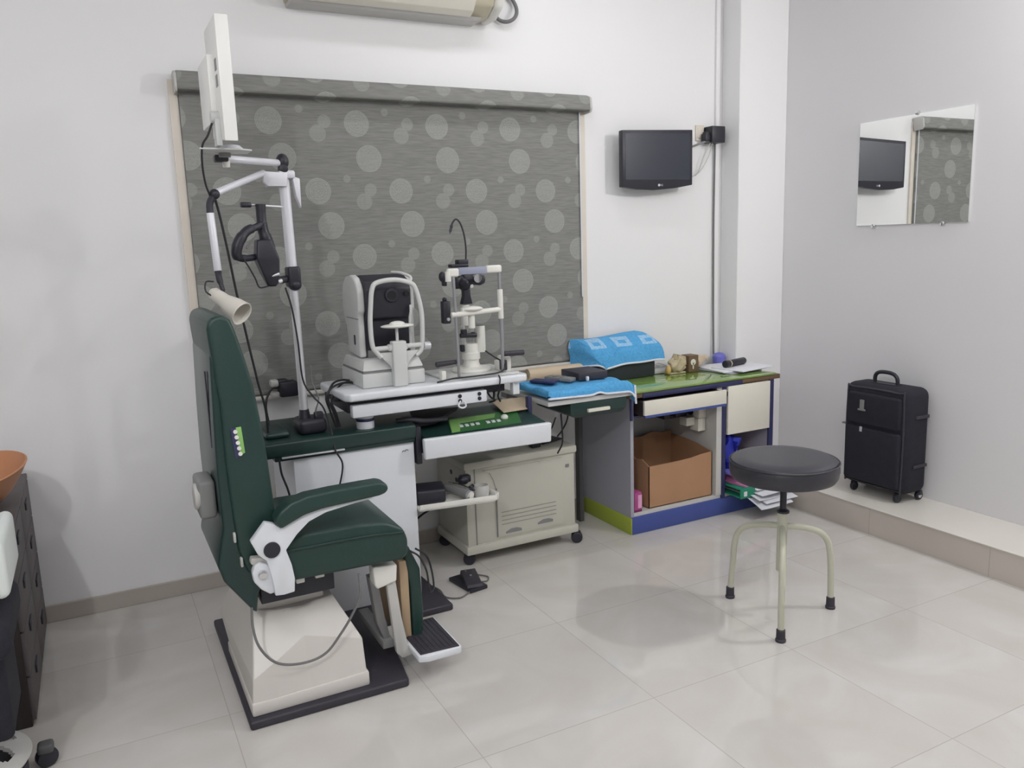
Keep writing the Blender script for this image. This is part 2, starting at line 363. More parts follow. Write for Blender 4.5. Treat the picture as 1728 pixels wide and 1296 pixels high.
# window frame and glass (night outside), sill
fr = struct(MB().box(wx0, wx1, W+.05, W+.09, wz0, wz0+.05).box(wx0, wx1, W+.05, W+.09, wz1-.05, wz1).box(wx0, wx0+.05, W+.05, W+.09, wz0, wz1).box(wx1-.05, wx1, W+.05, W+.09, wz0, wz1).box(1.36, 1.40, W+.05, W+.09, wz0, wz1).build('window_1', M['trimcream'], org=(0, 0, 0)))
MB().box(wx0+.04, wx1-.04, W+.066, W+.072, wz0+.04, wz1-.04).build('pane', M['lens'], fr)
struct(MB().box(.375, .41, W-.012, W, .85, 2.14).box(2.345, 2.385, W-.012, W, .85, 2.14).box(.375, 2.385, W-.010, W, 2.14, 2.20).build('trim_2', M['trimcream'], org=(0, 0, 0)))
struct(MB().box(.375, 2.40, W-.035, W, .838, .856, .003).build('trim_3', M['ledge'], org=(0, 0, 0)))
# ------------------------------------------------------------------ roller blind
bl = thing('roller_blind', 'grey roller blind with pale disc pattern over the wide window', 'blind', (1.38, 3.70, .86))
MB().box(.413, 2.352, 3.700, 3.703, .872, 2.16).build('blind_cloth', M['blind'], bl)
MB().box(.413, 2.352, 3.696, 3.707, .862, .880, .003).build('bottom_rail', M['blind'], bl)
b = MB(); b.prism([(3.712, 2.225), (3.66, 2.228), (3.638, 2.216), (3.632, 2.16), (3.636, 2.150), (3.70, 2.150)], 'x', .405, 2.372, .004, 2)
b.build('valance', M['valance'], bl)
for xa, xb in ((2.372, 2.385), (.394, .405)):
    MB().prism([(3.715, 2.222), (3.66, 2.226), (3.636, 2.214), (3.630, 2.16), (3.640, 2.142), (3.70, 2.138)], 'x', xa, xb, .003, 2).build('end_cap', M['acgrey'], bl)
MB().box(2.340, 2.346, 3.690, 3.694, 1.2, 2.15).build('cord', M['paper'], bl)
# ------------------------------------------------------------------ air conditioner
ac = thing('air_conditioner', 'yellowed white split air conditioner high on the back wall, cut by the top edge', 'air conditioner', (1.3, 3.62, 2.53))
MB().prism([(3.719, 2.535), (3.62, 2.535), (3.55, 2.57), (3.51, 2.64), (3.50, 2.72), (3.51, 2.80), (3.56, 2.83), (3.719, 2.83)], 'x', .87, 1.80, .012, 3).build('body', M['ac'], ac)
MB().prism([(3.60, 2.528), (3.56, 2.545), (3.515, 2.60), (3.505, 2.62), (3.515, 2.63), (3.57, 2.575), (3.61, 2.54)], 'x', .93, 1.70, .003, 2).build('louvre', M['creamlam'], ac)
MB().prism([(3.719, 2.52), (3.625, 2.52), (3.60, 2.535), (3.719, 2.545)], 'x', .88, 1.76, .004, 2).build('bottom_grille', M['acgrey'], ac)
MB().prism([(3.719, 2.53), (3.62, 2.53), (3.545, 2.565), (3.505, 2.64), (3.495, 2.72), (3.505, 2.80), (3.555, 2.835), (3.719, 2.835)], 'x', 1.80, 1.85, .02, 4).build('end_cover', M['warmwhite'], ac)
tag(MB().tube([(1.93+.062*math.cos(a), 3.69+.01*math.sin(a*2), 2.615+.064*math.sin(a)) for a in [i*PI/8 for i in range(16)]], .009, closed=True).tube([(1.94, 3.70, 2.67), (1.98, 3.705, 2.75), (1.97, 3.708, 2.9)], .008).build('coiled_cable', M['cable'], org=None), 'dark cable coiled in a loop beside the air conditioner end', 'cable')
# ------------------------------------------------------------------ television
tv = thing('television', 'small black wall television with curved lower bezel', 'television', (2.79, 3.64, 1.76))
TY = 3.62; k = TY/3.72
def tvx(x): return x*k
def tvz(z): return 1.5+(z-1.5)*k
x0, x1 = tvx(2.631), tvx(3.112); zt = 2.062; zb = 1.768
MB().prism([(x0, zb), (x0+.10, zb-.013), ((x0+x1)/2-.02, zb-.016), (x1-.12, zb-.006), (x1, zb+.012), (x1, zt+.012), (x0, zt-.004)], 'y', TY, TY+.035, .004, 2).build('bezel', M['black'], tv)
MB().prism([(x0+.018, zb+.038), (x1-.018, zb+.040), (x1-.018, zt-.008), (x0+.018, zt-.022)], 'y', TY-.0015, TY+.002).build('screen', M['screen'], tv)
MB().box(x0+.06, x1-.06, TY+.035, TY+.06, zb+.04, zt-.04, .01).build('back_shell', M['black'], tv)
MB().box(2.74, 2.84, TY+.06, 3.719, 1.86, 1.96, .004).build('wall_bracket', M['black'], tv)
lx, lz = (x0+x1)/2+.012, zb+.010
MB().lathe([(0, 0), (.007, 0), (.007, .001), (0, .001)], (lx-.008, TY-.0005, lz), 20, Matrix.Rotation(PI/2, 4, 'X')).build('logo_dot', M['silver'], tv)
text('LG', 'logo', M['silver'], tv, (lx+.010, TY-.0008, lz), (PI/2, 0, 0), .014)
# wall power gear beside the television
tag(MB().box(3.128, 3.185, 3.709, 3.7199, 2.03, 2.115, .003).box(3.137, 3.175, 3.705, 3.711, 2.045, 2.10, .002).build('switch_plate', M['trimcream']), 'pale switch plate on the wall between television and black box', 'switch')
pb = thing('power_adapter', 'black square power adapter on the wall right of the television', 'adapter', (3.25, 3.69, 2.0))
MB().box(3.19, 3.285, 3.645, 3.719, 2.015, 2.105, .005).build('body', M['black'], pb)
MB().box(3.155, 3.20, 3.66, 3.70, 2.02, 2.065, .004).box(3.165, 3.2, 3.665, 3.70, 2.06, 2.075, .003).build('plug', M['black'], pb)
MB().tube([(3.04, 3.66, 1.985), (3.10, 3.68, 2.0), (3.16, 3.67, 2.02), (3.2, 3.67, 2.025)], .006).build('power_lead', M['greypl'], pb)
MB().tube([(3.20, 3.67, 2.02), (3.16, 3.69, 1.93), (3.13, 3.69, 1.86), (3.08, 3.68, 1.83), (3.03, 3.66, 1.835)], .0028).tube([(3.215, 3.67, 2.02), (3.20, 3.69, 1.94), (3.15, 3.69, 1.87), (3.10, 3.68, 1.835)], .0025).build('thin_lead', M['acgrey'], pb)
tag(MB().tube([(3.262, 3.705, 2.03), (3.262, 3.71, 1.6), (3.264, 3.708, 1.1), (3.263, 3.70, .77)], .0055, n=8).build('black_cable', M['cable']), 'dark straight cable running down the wall from the black adapter', 'cable')
tag(MB().box(3.268, 3.292, 3.705, 3.7199, 2.11, 3.09, .002).build('cable_conduit', M['wall']), 'white plastic conduit running up the wall above the adapter', 'conduit')
# ------------------------------------------------------------------ mirror
mi = thing('wall_mirror', 'frameless rectangular mirror on the right wall above the suitcase', 'mirror', (3.675, 2.74, 1.525))
MB().box(3.673, 3.6825, 2.431, 3.056, 1.525, 2.052, .0008, 1).build('glass', M['mirror'], mi)
for (yy, zz) in ((2.725, 2.056), (2.95, 1.520), (2.56, 1.520)):
    MB().cyl((3.666, yy, zz), (3.6829, yy, zz), .010, .012, r=.002).build('clip', M['chrome'], mi)
# ------------------------------------------------------------------ suitcase on the ledge
sc = thing('suitcase', 'black fabric wheeled suitcase standing on the ledge against the right wall', 'suitcase', (3.55, 2.735, .142))
MB().box(3.475, 3.655, 2.545, 2.93, .185, .725, .045, 5).build('body', M['blackfab'], sc)
MB().box(3.455, 3.49, 2.575, 2.90, .215, .50, .014, 3).build('front_pocket', M['blackfab'], sc)
MB().box(3.460, 3.49, 2.58, 2.89, .515, .68, .014, 3).build('upper_pocket', M['blackfab'], sc)
MB().tube([(3.480, 2.60, .208), (3.480, 2.572, .24), (3.480, 2.572, .67), (3.480, 2.60, .702), (3.480, 2.87, .702), (3.480, 2.903, .67), (3.480, 2.903, .24), (3.480, 2.87, .208)], .005, sub=4, closed=True).build('piping', M['blackrub'], sc)
MB().tube([(3.55, 2.80, .722), (3.548, 2.795, .765), (3.546, 2.765, .785), (3.546, 2.70, .785), (3.548, 2.67, .765), (3.55, 2.665, .722)], .010, sub=5).box(3.53, 3.565, 2.655, 2.81, .718, .730, .004).build('top_handle', M['black'], sc)
MB().box(3.53, 3.63, 2.536, 2.548, .575, .592, .004).build('side_strap', M['blackrub'], sc)
MB().box(3.53, 3.63, 2.536, 2.548, .325, .342, .004).build('side_strap', M['blackrub'], sc)
MB().box(3.454, 3.461, 2.785, 2.81, .595, .645, .002).box(3.452, 3.459, 2.775, 2.82, .588, .598, .002).build('badge', M['greypl'], sc)
MB().box(3.452, 3.459, 2.79, 2.805, .478, .505, .003).build('zip_pull', M['silver'], sc)
MB().box(3.495, 3.515, 2.925, 2.95, .49, .498, .002).build('zip_tab', M['greypl'], sc)
for (x, y, hc) in ((3.50, 2.86, 0), (3.50, 2.60, 0), (3.63, 2.575, 1), (3.63, 2.88, 0)):
    wh = MB().cyl((x, y-.009, .166), (x, y+.009, .166), .0235, r=.003).build('wheel', M['black'], sc)
    MB().box(x-.012, x+.012, y-.014, y+.014, .168, .192, .004).build('fork', M['black'], wh)
    if hc: MB().cyl((x, y-.0105, .166), (x, y-.008, .166), .013).build('hub_cap', M['chrome'], wh)
# ------------------------------------------------------------------ stool
st = thing('round_stool', 'round black vinyl stool on a cream three-legged stand', 'stool', (2.306, 2.212, 0))
sx, sy = 2.300, 2.205
MB().lathe([(0, .566), (.17, .566), (.192, .572), (.2, .585), (.204, .61), (.203, .630), (.196, .645), (.18, .653), (.14, .657), (0, .660)], (sx, sy, 0), 56).build('seat', M['stoolvinyl'], st)
sm = MB().lathe([(.2025, .636), (.2055, .640), (.2025, .644), (.199, .640)], (sx, sy, 0), 56)
sm.build('piping', M['stoolvinyl'], st)
MB().cyl((sx+.003, sy, .40), (sx+.003, sy, .57), .0125).lathe([(.024, .43), (.024, .438), (.012, .446), (.012, .43)], (sx+.003, sy, 0), 24).build('screw_stem', M['black'], st)
MB().cyl((sx+.004, sy+.003, .19), (sx+.004, sy+.003, .437), .0195, r=.002).build('sleeve', M['stoolpaint'], st)
for (fx, fy) in ((2.25, 2.434), (2.521, 2.150), (2.148, 2.052)):
    c = Vector((sx+.004, sy+.003, 0)); d = (Vector((fx, fy, 0))-c); L = d.length; d.normalize()
    pp = lambda r, z: tuple(c + d*r + Vector((0, 0, z)))
    MB().tube([pp(.012, .372), pp(.07, .362), pp(.13, .345), pp(.175, .322), pp(.203, .285), pp(.215, .235), pp(.222, .15), pp(L, .03)], .0125, n=14).build('leg', M['stoolpaint'], st)
    MB().lathe([(0, 0), (.019, 0), (.020, .008), (.017, .012), (.0165, .046), (.013, .05), (0, .05)], pp(L, 0), 20).build('rubber_foot', M['blackrub'], st)
# ------------------------------------------------------------------ desk
dk = thing('desk', 'grey and blue desk with green glass top against the back wall', 'desk', (2.82, 3.47, 0))
MB().box(2.318, 3.30, 3.234, 3.705, .737, .747, .002).build('glass_top', M['glass'], dk)
MB().box(2.322, 3.335, 3.240, 3.705, .712, .737, .002).build('top_board', M['brown'], dk)
MB().box(2.40, 3.06, 3.236, 3.243, .708, .733, .001).build('front_edging', M['darkblue'], dk)
MB().box(2.333, 2.352, 3.252, 3.70, 0, .712).build('side_panel', M['greypanel'], dk)
MB().box(2.330, 2.354, 3.245, 3.702, 0, .088, .001).build('skirt_strip', M['limepanel'], dk)
MB().box(2.331, 2.343, 3.243, 3.254, .60, .712).build('edge_strip', M['darkblue'], dk)
MB().box(2.335, 3.285, 3.243, 3.262, 0, .092, .001).build('plinth', M['blue'], dk)
MB().box(2.352, 3.27, 3.255, 3.70, .092, .110).build('bottom_shelf', M['shelflam'], dk)
MB().box(2.352, 3.27, 3.695, 3.705, .11, .712).build('back_panel', M['shell'], dk)
MB().box(2.892, 2.930, 3.250, 3.695, .11, .712).build('divider_panel', M['shelflam'], dk)
MB().box(2.928, 2.950, 3.243, 3.262, .09, .712).build('divider_edge', M['darkblue'], dk)
MB().box(3.262, 3.288, 3.245, 3.70, .09, .712).build('side_panel', M['greypanel'], dk)
MB().box(3.258, 3.290, 3.240, 3.250, .09, .712).build('edge_strip', M['darkblue'], dk)
MB().box(2.352, 2.892, 3.250, 3.60, .610, .618).build('drawer_rail', M['darkblue'], dk)
dr = MB().box(2.373, 2.902, 3.185, 3.20, .630, .703, .002).build('drawer', M['creamlam'], dk)
MB().box(2.373, 2.895, 3.20, 3.56, .625, .695).build('drawer_box', M['darkside'], dr)
MB().box(2.378, 2.902, 3.186, 3.198, .618, .630).build('drawer_edge', M['blue'], dr)
do = MB().box(2.956, 3.256, 3.232, 3.248, .443, .707, .002).build('door', M['creamlam'], dk)
MB().box(2.940, 2.958, 3.236, 3.246, .655, .68, .002).build('hinge', M['black'], do)
MB().box(2.95, 3.262, 3.27, 3.69, .436, .446).build('inner_shelf', M['greypanel'], dk)
# small rack under the drawer
tag(MB().box(2.70, 2.86, 3.45, 3.64, .52, .605, .006).box(2.74, 2.82, 3.40, 3.46, .535, .60, .01).cyl((2.845, 3.40, .56), (2.845, 3.50, .58), .022).build('dark_bundle', M['black']), 'dark bundle of gear hanging under the desk drawer', 'gear')
tag(MB().box(2.835, 2.885, 3.33, 3.40, .46, .53, .003).box(2.84, 2.89, 3.33, 3.38, .53, .585, .003).box(2.78, 2.835, 3.36, 3.42, .49, .535, .003).build('small_carton', M['creamlam']), 'cream small cartons fixed in the corner under the desk drawer', 'carton')
# carton
ct = thing('cardboard_carton', 'open brown cardboard carton inside the desk', 'carton', (2.67, 3.44, .11))
X0, X1, Y0, Y1, Z0 = 2.462, 2.882, 3.272, 3.62, .1105
def wallp(name, quad, zs):
    # wall with an uneven cut rim: quad = (x0,y0,x1,y1) direction, zs = rim heights
    (xa, ya), (xb, yb) = quad; n = len(zs)-1; dx, dy = xb-xa, yb-ya; L = math.hypot(dx, dy); nx, ny = -dy/L*.004, dx/L*.004
    bot = [(xa+dx*i/n, ya+dy*i/n) for i in range(n+1)]
    b = MB(); B = bmesh.new()
    F0 = [[B.verts.new((x+sg*nx, y+sg*ny, z)) for (x, y), z in zip(bot, [Z0]*(n+1))] for sg in (0, 1)]
    F1 = [[B.verts.new((x+sg*nx, y+sg*ny, z)) for (x, y), z in zip(bot, zs)] for sg in (0, 1)]
    for i in range(n):
        B.faces.new((F0[0][i], F0[0][i+1], F1[0][i+1], F1[0][i])); B.faces.new((F0[1][i+1], F0[1][i], F1[1][i], F1[1][i+1])); B.faces.new((F1[0][i], F1[0][i+1], F1[1][i+1], F1[1][i]))
        B.faces.new((F0[0][i+1], F0[0][i], F0[1][i], F0[1][i+1]))
    for e in (0, n): B.faces.new((F0[0][e], F1[0][e], F1[1][e], F0[1][e]))
    b._merge(B); return b.build(name, M['card'], ct)
wallp('carton_wall', ((X0, Y0), (X1, Y0)), (.336, .336, .337, .338, .342, .352, .356))
wallp('carton_wall', ((X1, Y0), (X1, Y1)), (.356, .378, .386, .388))
wallp('carton_wall', ((X1, Y1), (X0, Y1)), (.408, .404, .418, .398, .402, .390, .395))
wallp('carton_wall', ((X0, Y1), (X0, Y0)), (.395, .385, .372, .384, .352, .362, .336))
MB().box(X0, X1, Y0, Y1, Z0, Z0+.004).build('carton_floor', M['card'], ct)
pk = thing('pink_box', 'small pink printed box at the left of the carton', 'box', (2.385, 3.29, .11))
MB().box(2.358, 2.408, 3.262, 3.33, .1105, .214, .002).build('body', M['pink'], pk)
MB().box(2.384, 2.4085, 3.2600, 3.2625, .130, .200).build('label', M['paler'], pk)
MB().box(2.358, 2.409, 3.2603, 3.2622, .111, .122).box(2.358, 2.3635, 3.2603, 3.2622, .122, .213).build('dark_stripe', M['maroon'], pk)
# bag and files in the right compartment
tag(MB().grid(lambda u, v: (2.965+.11*u+.012*math.sin(9*v+3*u), 3.30+.02*math.sin(7*u+5*v), .245+.17*v+.01*math.sin(11*u)), 10, 12, .03).build('blue_bag', M['bluef']), 'crumpled blue bag in the right bay of the desk', 'bag')
fb = thing('ring_binder', 'green ring binder at the bottom of the file pile under the desk', 'binder', (3.10, 3.25, .11))
MB().loft([[(2.960, 3.130, .112), (3.23, 3.15, .112), (3.23, 3.42, .112), (2.960, 3.42, .112)], [(2.960, 3.130, .118), (3.23, 3.15, .118), (3.23, 3.42, .118), (2.960, 3.42, .118)]], .001).loft([[(2.955, 3.130, .160), (3.23, 3.15, .160), (3.23, 3.42, .160), (2.955, 3.42, .160)], [(2.955, 3.130, .166), (3.23, 3.15, .166), (3.23, 3.42, .166), (2.955, 3.42, .166)]], .001).box(2.955, 3.055, 3.125, 3.135, .112, .166, .002).build('cover', M['greenf'], fb)
MB().box(2.975, 2.995, 3.121, 3.126, .125, .150).build('spine_label', M['paper'], fb)
def sheet(x0, x1, y0, y1, z, droop, curl, seed):
    def f(u, v):
        x = x0+(x1-x0)*u + .03*(1-v)*seed; y = y0+(y1-y0)*v+.012*math.sin(3*u+seed)
        return (x, y, z - droop*max(0, 1-v/.55)**1.6 - curl*(1-v)*math.sin(PI*u+seed)*.3)
    return f
b = MB()
for (x0, x1, y0, y1, z, dr_, cu_, sd) in ((3.00, 3.215, 3.03, 3.36, .128, .055, .03, .6), (3.03, 3.235, 3.04, 3.38, .134, .040, .02, 1.2), (3.02, 3.225, 3.06, 3.38, .141, .030, .03, .2), (3.00, 3.23, 3.06, 3.38, .148, .012, .03, 1.9), (3.03, 3.24, 3.10, 3.39, .155, .004, .01, .9)):
    b.grid(sheet(x0, x1, y0, y1, z, dr_, cu_, sd), 10, 10, .003)
tag(b.build('loose_papers', M['paper']), 'white loose papers spilling out of the green binder under the desk', 'papers')
tag(MB().box(2.985, 3.20, 3.15, 3.40, .1665, .178, .002, rot=.10).prism([(3.00, .178), (3.215, .180), (3.17, .212), (3.06, .222), (3.03, .212)], 'y', 3.17, 3.39, .003).build('pink_folder', M['pinkf']), 'pink folder lying on the green binder under the desk', 'folder')
tag(MB().box(2.958, 3.04, 3.17, 3.36, .224, .238, .004, rot=-.1).build('violet_case', M['purple']), 'slim violet case on top of the pink folder', 'case')
# things on the desk top
ZT = .7475
cs = thing('black_case', 'black equipment case under a blue towel on the left of the desk', 'case', (2.52, 3.64, ZT))
MB().box(2.355, 2.722, 3.558, 3.690, ZT, .885, .006).prism([(3.562, .88), (3.69, .88), (3.69, .955), (3.65, .95), (3.60, .925)], 'x', 2.40, 2.718, .006).build('body', M['slate'], cs)
MB().box(2.565, 2.60, 3.551, 3.559, .835, .850, .003).build('latch', M['silver'], cs)
tw = thing('blue_towel', 'blue towel with pale woven squares draped over the black case', 'towel', (2.47, 3.62, .80))
def ptow(u, v):
    prof = [(3.538, .822), (3.541, .848), (3.546, .875), (3.556, .902), (3.580, .932), (3.615, .955), (3.655, .972), (3.688, .976)]
    s_ = v*(len(prof)-1); i = min(int(s_), len(prof)-2); f = s_-i
    y = prof[i][0]*(1-f)+prof[i+1][0]*f; z = prof[i][1]*(1-f)+prof[i+1][1]*f
    xl = 2.392-.135*v; k = max(0, 1-u/.16); t = max(0, (u-.16)/.84)
    x = xl + (2.772-xl)*t - .012*math.sin(PI*min(1, k*1.6))*(k > 0) - .004*k
    z += .030*t*(1-.6*v) + .006*math.sin(6*t+3*v)
    if t > .8: z -= .9*(t-.8)**2*(.4+v)
    zb = .822 + .026*v + .012*math.sin(5*v)
    z = z*(1-k) + zb*k if k > 0 else z
    return (x, y-.003*math.sin(15*t)*(1-v), z)
MB().grid(ptow, 44, 22, .007).build('cloth', M['towelp'], tw)
MB().tube([Vector(ptow(i/24, 0))+Vector((0, -.001, 0)) for i in range(2, 25)], .0052, n=8, sub=2).build('hem', M['paper'], tw)
MB().tube([Vector(ptow(0, i/12))+Vector((-.002, 0, 0)) for i in range(13)], .0045, n=8, sub=2).build('hem', M['paper'], tw)
tag(MB().box(2.735, 3.02, 3.60, 3.65, ZT, .772, .004).box(2.74, 2.90, 3.655, 3.70, ZT, .79, .004).tube([(2.76, 3.62, .775), (2.80, 3.64, .80), (2.85, 3.62, .785), (2.88, 3.61, .775)], .004).build('power_strip', M['shell']), 'pale power strip behind the beige gadget on the desk', 'power strip')
def lump(u, v):
    a_ = 2*PI*u; r_ = math.sin(PI*(.04+.92*v)); n_ = 1+.22*math.sin(3*a_+7*v)+.16*math.sin(5*a_-11*v)+.12*math.cos(9*v+2*a_)
    return (2.865+.050*r_*math.cos(a_)*n_, 3.545+.032*r_*math.sin(a_)*n_, .797-.046*math.cos(PI*v)*(1+.15*math.sin(4*a_)))
tag(MB().grid(lump, 40, 20).box(2.80, 2.915, 3.53, 3.58, ZT, .757, .003).prism([(2.885, .80), (2.92, .79), (2.915, .84), (2.875, .853)], 'y', 3.53, 3.57, .003).prism([(2.83, .83), (2.85, .86), (2.862, .83)], 'y', 3.53, 3.56, .002).build('beige_gadget', M['beigebrown']), 'crumpled beige gadget on the desk between case and papers', 'gadget')
tag(MB().ball((2.795, 3.535, .775), .017, .017, .026).build('yellow_bottle', M['yellow']), 'little yellow bottle next to the beige gadget', 'bottle')
bx = thing('brown_box', 'small brown box with a pale oval front on the desk', 'box', (2.97, 3.56, ZT))
MB().box(2.935, 3.005, 3.53, 3.60, ZT, .842, .004).build('body', M['brown'], bx)
MB().cyl((2.966, 3.5315, .803), (2.966, 3.5285, .803), .018, n=20).box(2.962, 2.970, 3.5285, 3.531, .765, .80).build('emblem', M['creamlam'], bx)
tag(MB().cyl((3.01, 3.58, .79), (3.12, 3.63, .80), .038, .022, r=.01).ball((3.13, 3.635, .80), .03, .022, .02).build('beige_pouch', M['kraft']), 'rolled beige pouch between the brown box and the papers', 'pouch')
tag(MB().ball((3.265, 3.655, .793), .040, .038, .026).cyl((3.265, 3.655, ZT), (3.265, 3.655, .793), .034, .040).build('violet_bowl', M['purple']), 'round violet lidded bowl behind the papers on the desk', 'bowl')
pa = thing('clipboard_papers', 'stack of clipboards and white papers at the right of the desk', 'papers', (3.2, 3.45, ZT))
MB().box(3.045, 3.30, 3.34, 3.62, ZT, .753, .002, rot=.10).build('board', M['greypanel'], pa)
MB().box(3.05, 3.34, 3.35, 3.63, .7535, .760, .001, rot=-.08).build('sheets', M['paper'], pa)
MB().box(3.09, 3.37, 3.31, 3.53, .7605, .766, .001, rot=.16).build('sheets', M['paper'], pa)
ts = thing('black_torch', 'black cylindrical torch lying on the papers on the desk', 'torch', (3.22, 3.46, .766))
MB().cyl((3.125, 3.44, .786), (3.30, 3.485, .786), .0195, r=.004).cyl((3.115, 3.437, .787), (3.14, 3.444, .787), .0205, r=.003).build('barrel', M['black'], ts)
MB().cyl((3.152, 3.447, .786), (3.160, 3.449, .786), .0202).build('band', M['kraft'], ts)
# ------------------------------------------------------------------ side table with towel (left of the desk)
tb = thing('side_table', 'narrow grey side table with green drawer left of the desk', 'table', (2.03, 3.4, 0))
MB().box(1.792, 2.275, 3.13, 3.68, .757, .780, .002).build('table_top', M['shell'], tb)
MB().box(2.222, 2.246, 3.56, 3.60, 0, .757).build('leg', M['darkgrey'], tb)
MB().box(1.86, 1.89, 3.58, 3.61, 0, .757).build('leg', M['greypl'], tb)
MB().box(1.80, 2.27, 3.56, 3.62, .73, .757).build('brace', M['greypl'], tb)
gd = MB().loft([[(1.945, 3.145, .683), (2.205, 3.145, .683), (2.205, 3.45, .683), (1.945, 3.40, .683)], [(1.915, 3.135, .705), (2.225, 3.135, .705), (2.225, 3.47, .705), (1.90, 3.42, .705)], [(1.912, 3.133, .756), (2.228, 3.133, .756), (2.228, 3.48, .756), (1.85, 3.42, .756)]], .003).build('drawer', M['greenmetal'], tb)
MB().box(2.003, 2.125, 3.120, 3.136, .706, .722, .003).build('handle', M['creamlam'], gd)
MB().tube([(1.90, 3.2, .70), (1.905, 3.2, .62), (1.915, 3.22, .55), (1.90, 3.24, .50)], .004).tube([(2.10, 3.45, .69), (2.09, 3.46, .60), (2.06, 3.46, .55), (2.03, 3.46, .52)], .004).build('hanging_cable', M['blackcable'], tb)
t2 = thing('blue_towel', 'plain blue towel with white hem spread on the side table', 'towel', (2.02, 3.3, .79))
def ptow2(u, v):
    kf = max(0, 1-v/.22); kl = max(0, 1-u/.12); kr = max(0, (u-.93)/.07)
    x = 1.800 + .462*max(0, (u-.12)/.88); y = 3.130 + .30*max(0, (v-.22)/.78)
    z = .832 + .004*math.sin(9*u+5*v) + .005*math.sin(16*v+6*u)
    hem = .800 - .016*u + .010*math.exp(-((u-.62)/.05)**2)
    y -= .012*math.sin(min(1, kf*1.5)*PI/2); x -= .012*math.sin(min(1, kl*1.5)*PI/2)
    k = max(kf, kl)**1.3
    z = z*(1-k) + hem*k
    if kr > 0: z -= .03*kr*kr; x += .004*kr
    return (x, y, z)
MB().grid(ptow2, 60, 30, .010).build('cloth', M['towel'], t2)
MB().tube([Vector(ptow2(i/40, 0))+Vector((0, -.002, -.004)) for i in range(41)], .0050, n=8, sub=1, smooth=False).build('hem', M['paper'], t2)
def corner(u, v): return (2.264+.006*math.sin(3*u)+.008*u+.006*v, 3.116+.06*u, .808-.090*v*(1-.25*u)+.003*math.sin(8*u))
MB().grid(corner, 8, 8, .006).build('corner_flap', M['towel'], t2)
MB().tube([corner(0, i/6) for i in range(7)], .005, n=8, sub=2).build('hem', M['paper'], t2)
tag(MB().box(2.026, 2.186, 3.228, 3.405, .838, .874, .004, rot=-.04).build('black_box', M['blackrub']), 'flat black box resting on the plain blue towel', 'box')
tag(MB().box(2.052, 2.065, 3.205, 3.220, .838, .860, .004).build('white_clip', M['paper']), 'tiny white clip in front of the flat black box', 'clip')
tag(MB().box(1.935, 1.99, 3.23, 3.38, .838, .856, .005, rot=.45).box(1.945, 1.98, 3.28, 3.34, .856, .859, .001, rot=.45).build('remote_control', M['greypl']), 'grey remote control on the plain blue towel left of the flat black box', 'remote')
tag(MB().box(1.845, 1.905, 3.24, 3.37, .838, .850, .004, rot=.6).build('dark_phone', M['darkblue']), 'dark blue phone on the plain blue towel', 'phone')
pt = thing('paper_tube', 'rolled kraft paper tube lying along the window sill behind the towel', 'tube', (2.13, 3.63, .80))
MB().lathe([(.026, 0), (.030, 0), (.030, .36), (.026, .36), (.026, 0)], (1.965, 3.640, .8215), 28, Matrix.Rotation(PI/2, 4, 'Y')).build('tube', M['kraft'], pt)
MB().cyl((1.975, 3.640, .8215), (1.985, 3.640, .8215), .026).build('inner_roll', M['beigebrown'], pt)
# ------------------------------------------------------------------ beige machine on castors
ct2 = thing('castor_cabinet', 'beige metal cabinet on castors under the instrument table', 'cabinet', (1.74, 3.48, 0))
MB().box(1.448, 2.040, 3.315, 3.665, .098, .498, .008, 2).build('body', M['beige'], ct2)
MB().box(1.436, 2.050, 3.300, 3.672, .058, .100, .008, 2).build('base_tray', M['beige'], ct2)
MB().box(1.438, 2.048, 3.303, 3.670, .470, .506, .008, 2).build('lid', M['beige'], ct2)
b = MB().prism([(1.60, .115), (1.965, .115), (1.965, .455), (1.535, .455), (1.57, .44), (1.59, .40), (1.60, .36)], 'y', 3.309, 3.317, .002)
fd = b.build('front_panel', M['beige'], ct2)
for i in range(4):
    MB().box(1.625, 1.925, 3.3065, 3.3105, .175+.020*i, .179+.020*i, .001, 1).build('louvre', M['groove'], fd)
for (xa, zz) in ((1.645, .128), (1.82, .140)):
    MB().prism([(xa, zz), (xa+.085, zz), (xa+.085, zz+.012), (xa+.06, zz+.020), (xa+.03, zz+.020), (xa+.0, zz+.008)], 'y', 3.307, 3.311).build('grip_recess', M['greypl'], fd)
MB().box(1.492, 1.496, 3.312, 3.316, .10, .47).box(1.60, 1.604, 3.306, 3.311, .12, .36).build('groove', M['greypl'], ct2)
MB().box(1.988, 2.006, 3.310, 3.316, .40, .416, .002).build('badge', M['greypl'], ct2)
MB().cyl((1.446, 3.42, .40), (1.450, 3.42, .40), .012).cyl((1.446, 3.48, .425), (1.450, 3.48, .425), .012).build('side_port', M['black'], ct2)
for (x, y) in ((2.045, 3.315), (1.465, 3.345), (2.03, 3.64), (1.465, 3.64)):
    wl = MB().cyl((x-.010, y-.016, .029), (x+.010, y+.016, .029), .0285, r=.007, seg=3).build('castor', M['black'], ct2)
    MB().box(x-.02, x+.02, y-.008, y+.022, .035, .060, .004).build('castor_fork', M['black'], wl)
tag(MB().box(1.83, 1.88, 3.36, 3.41, .508, .54, .008).tube([(1.86, 3.38, .53), (1.90, 3.36, .56), (1.92, 3.33, .60), (1.93, 3.30, .66)], .004).box(1.89, 2.04, 3.42, 3.55, .507, .512, .001, rot=.3).build('black_plug', M['black']), 'black plug lying on top of the castor cabinet', 'plug')
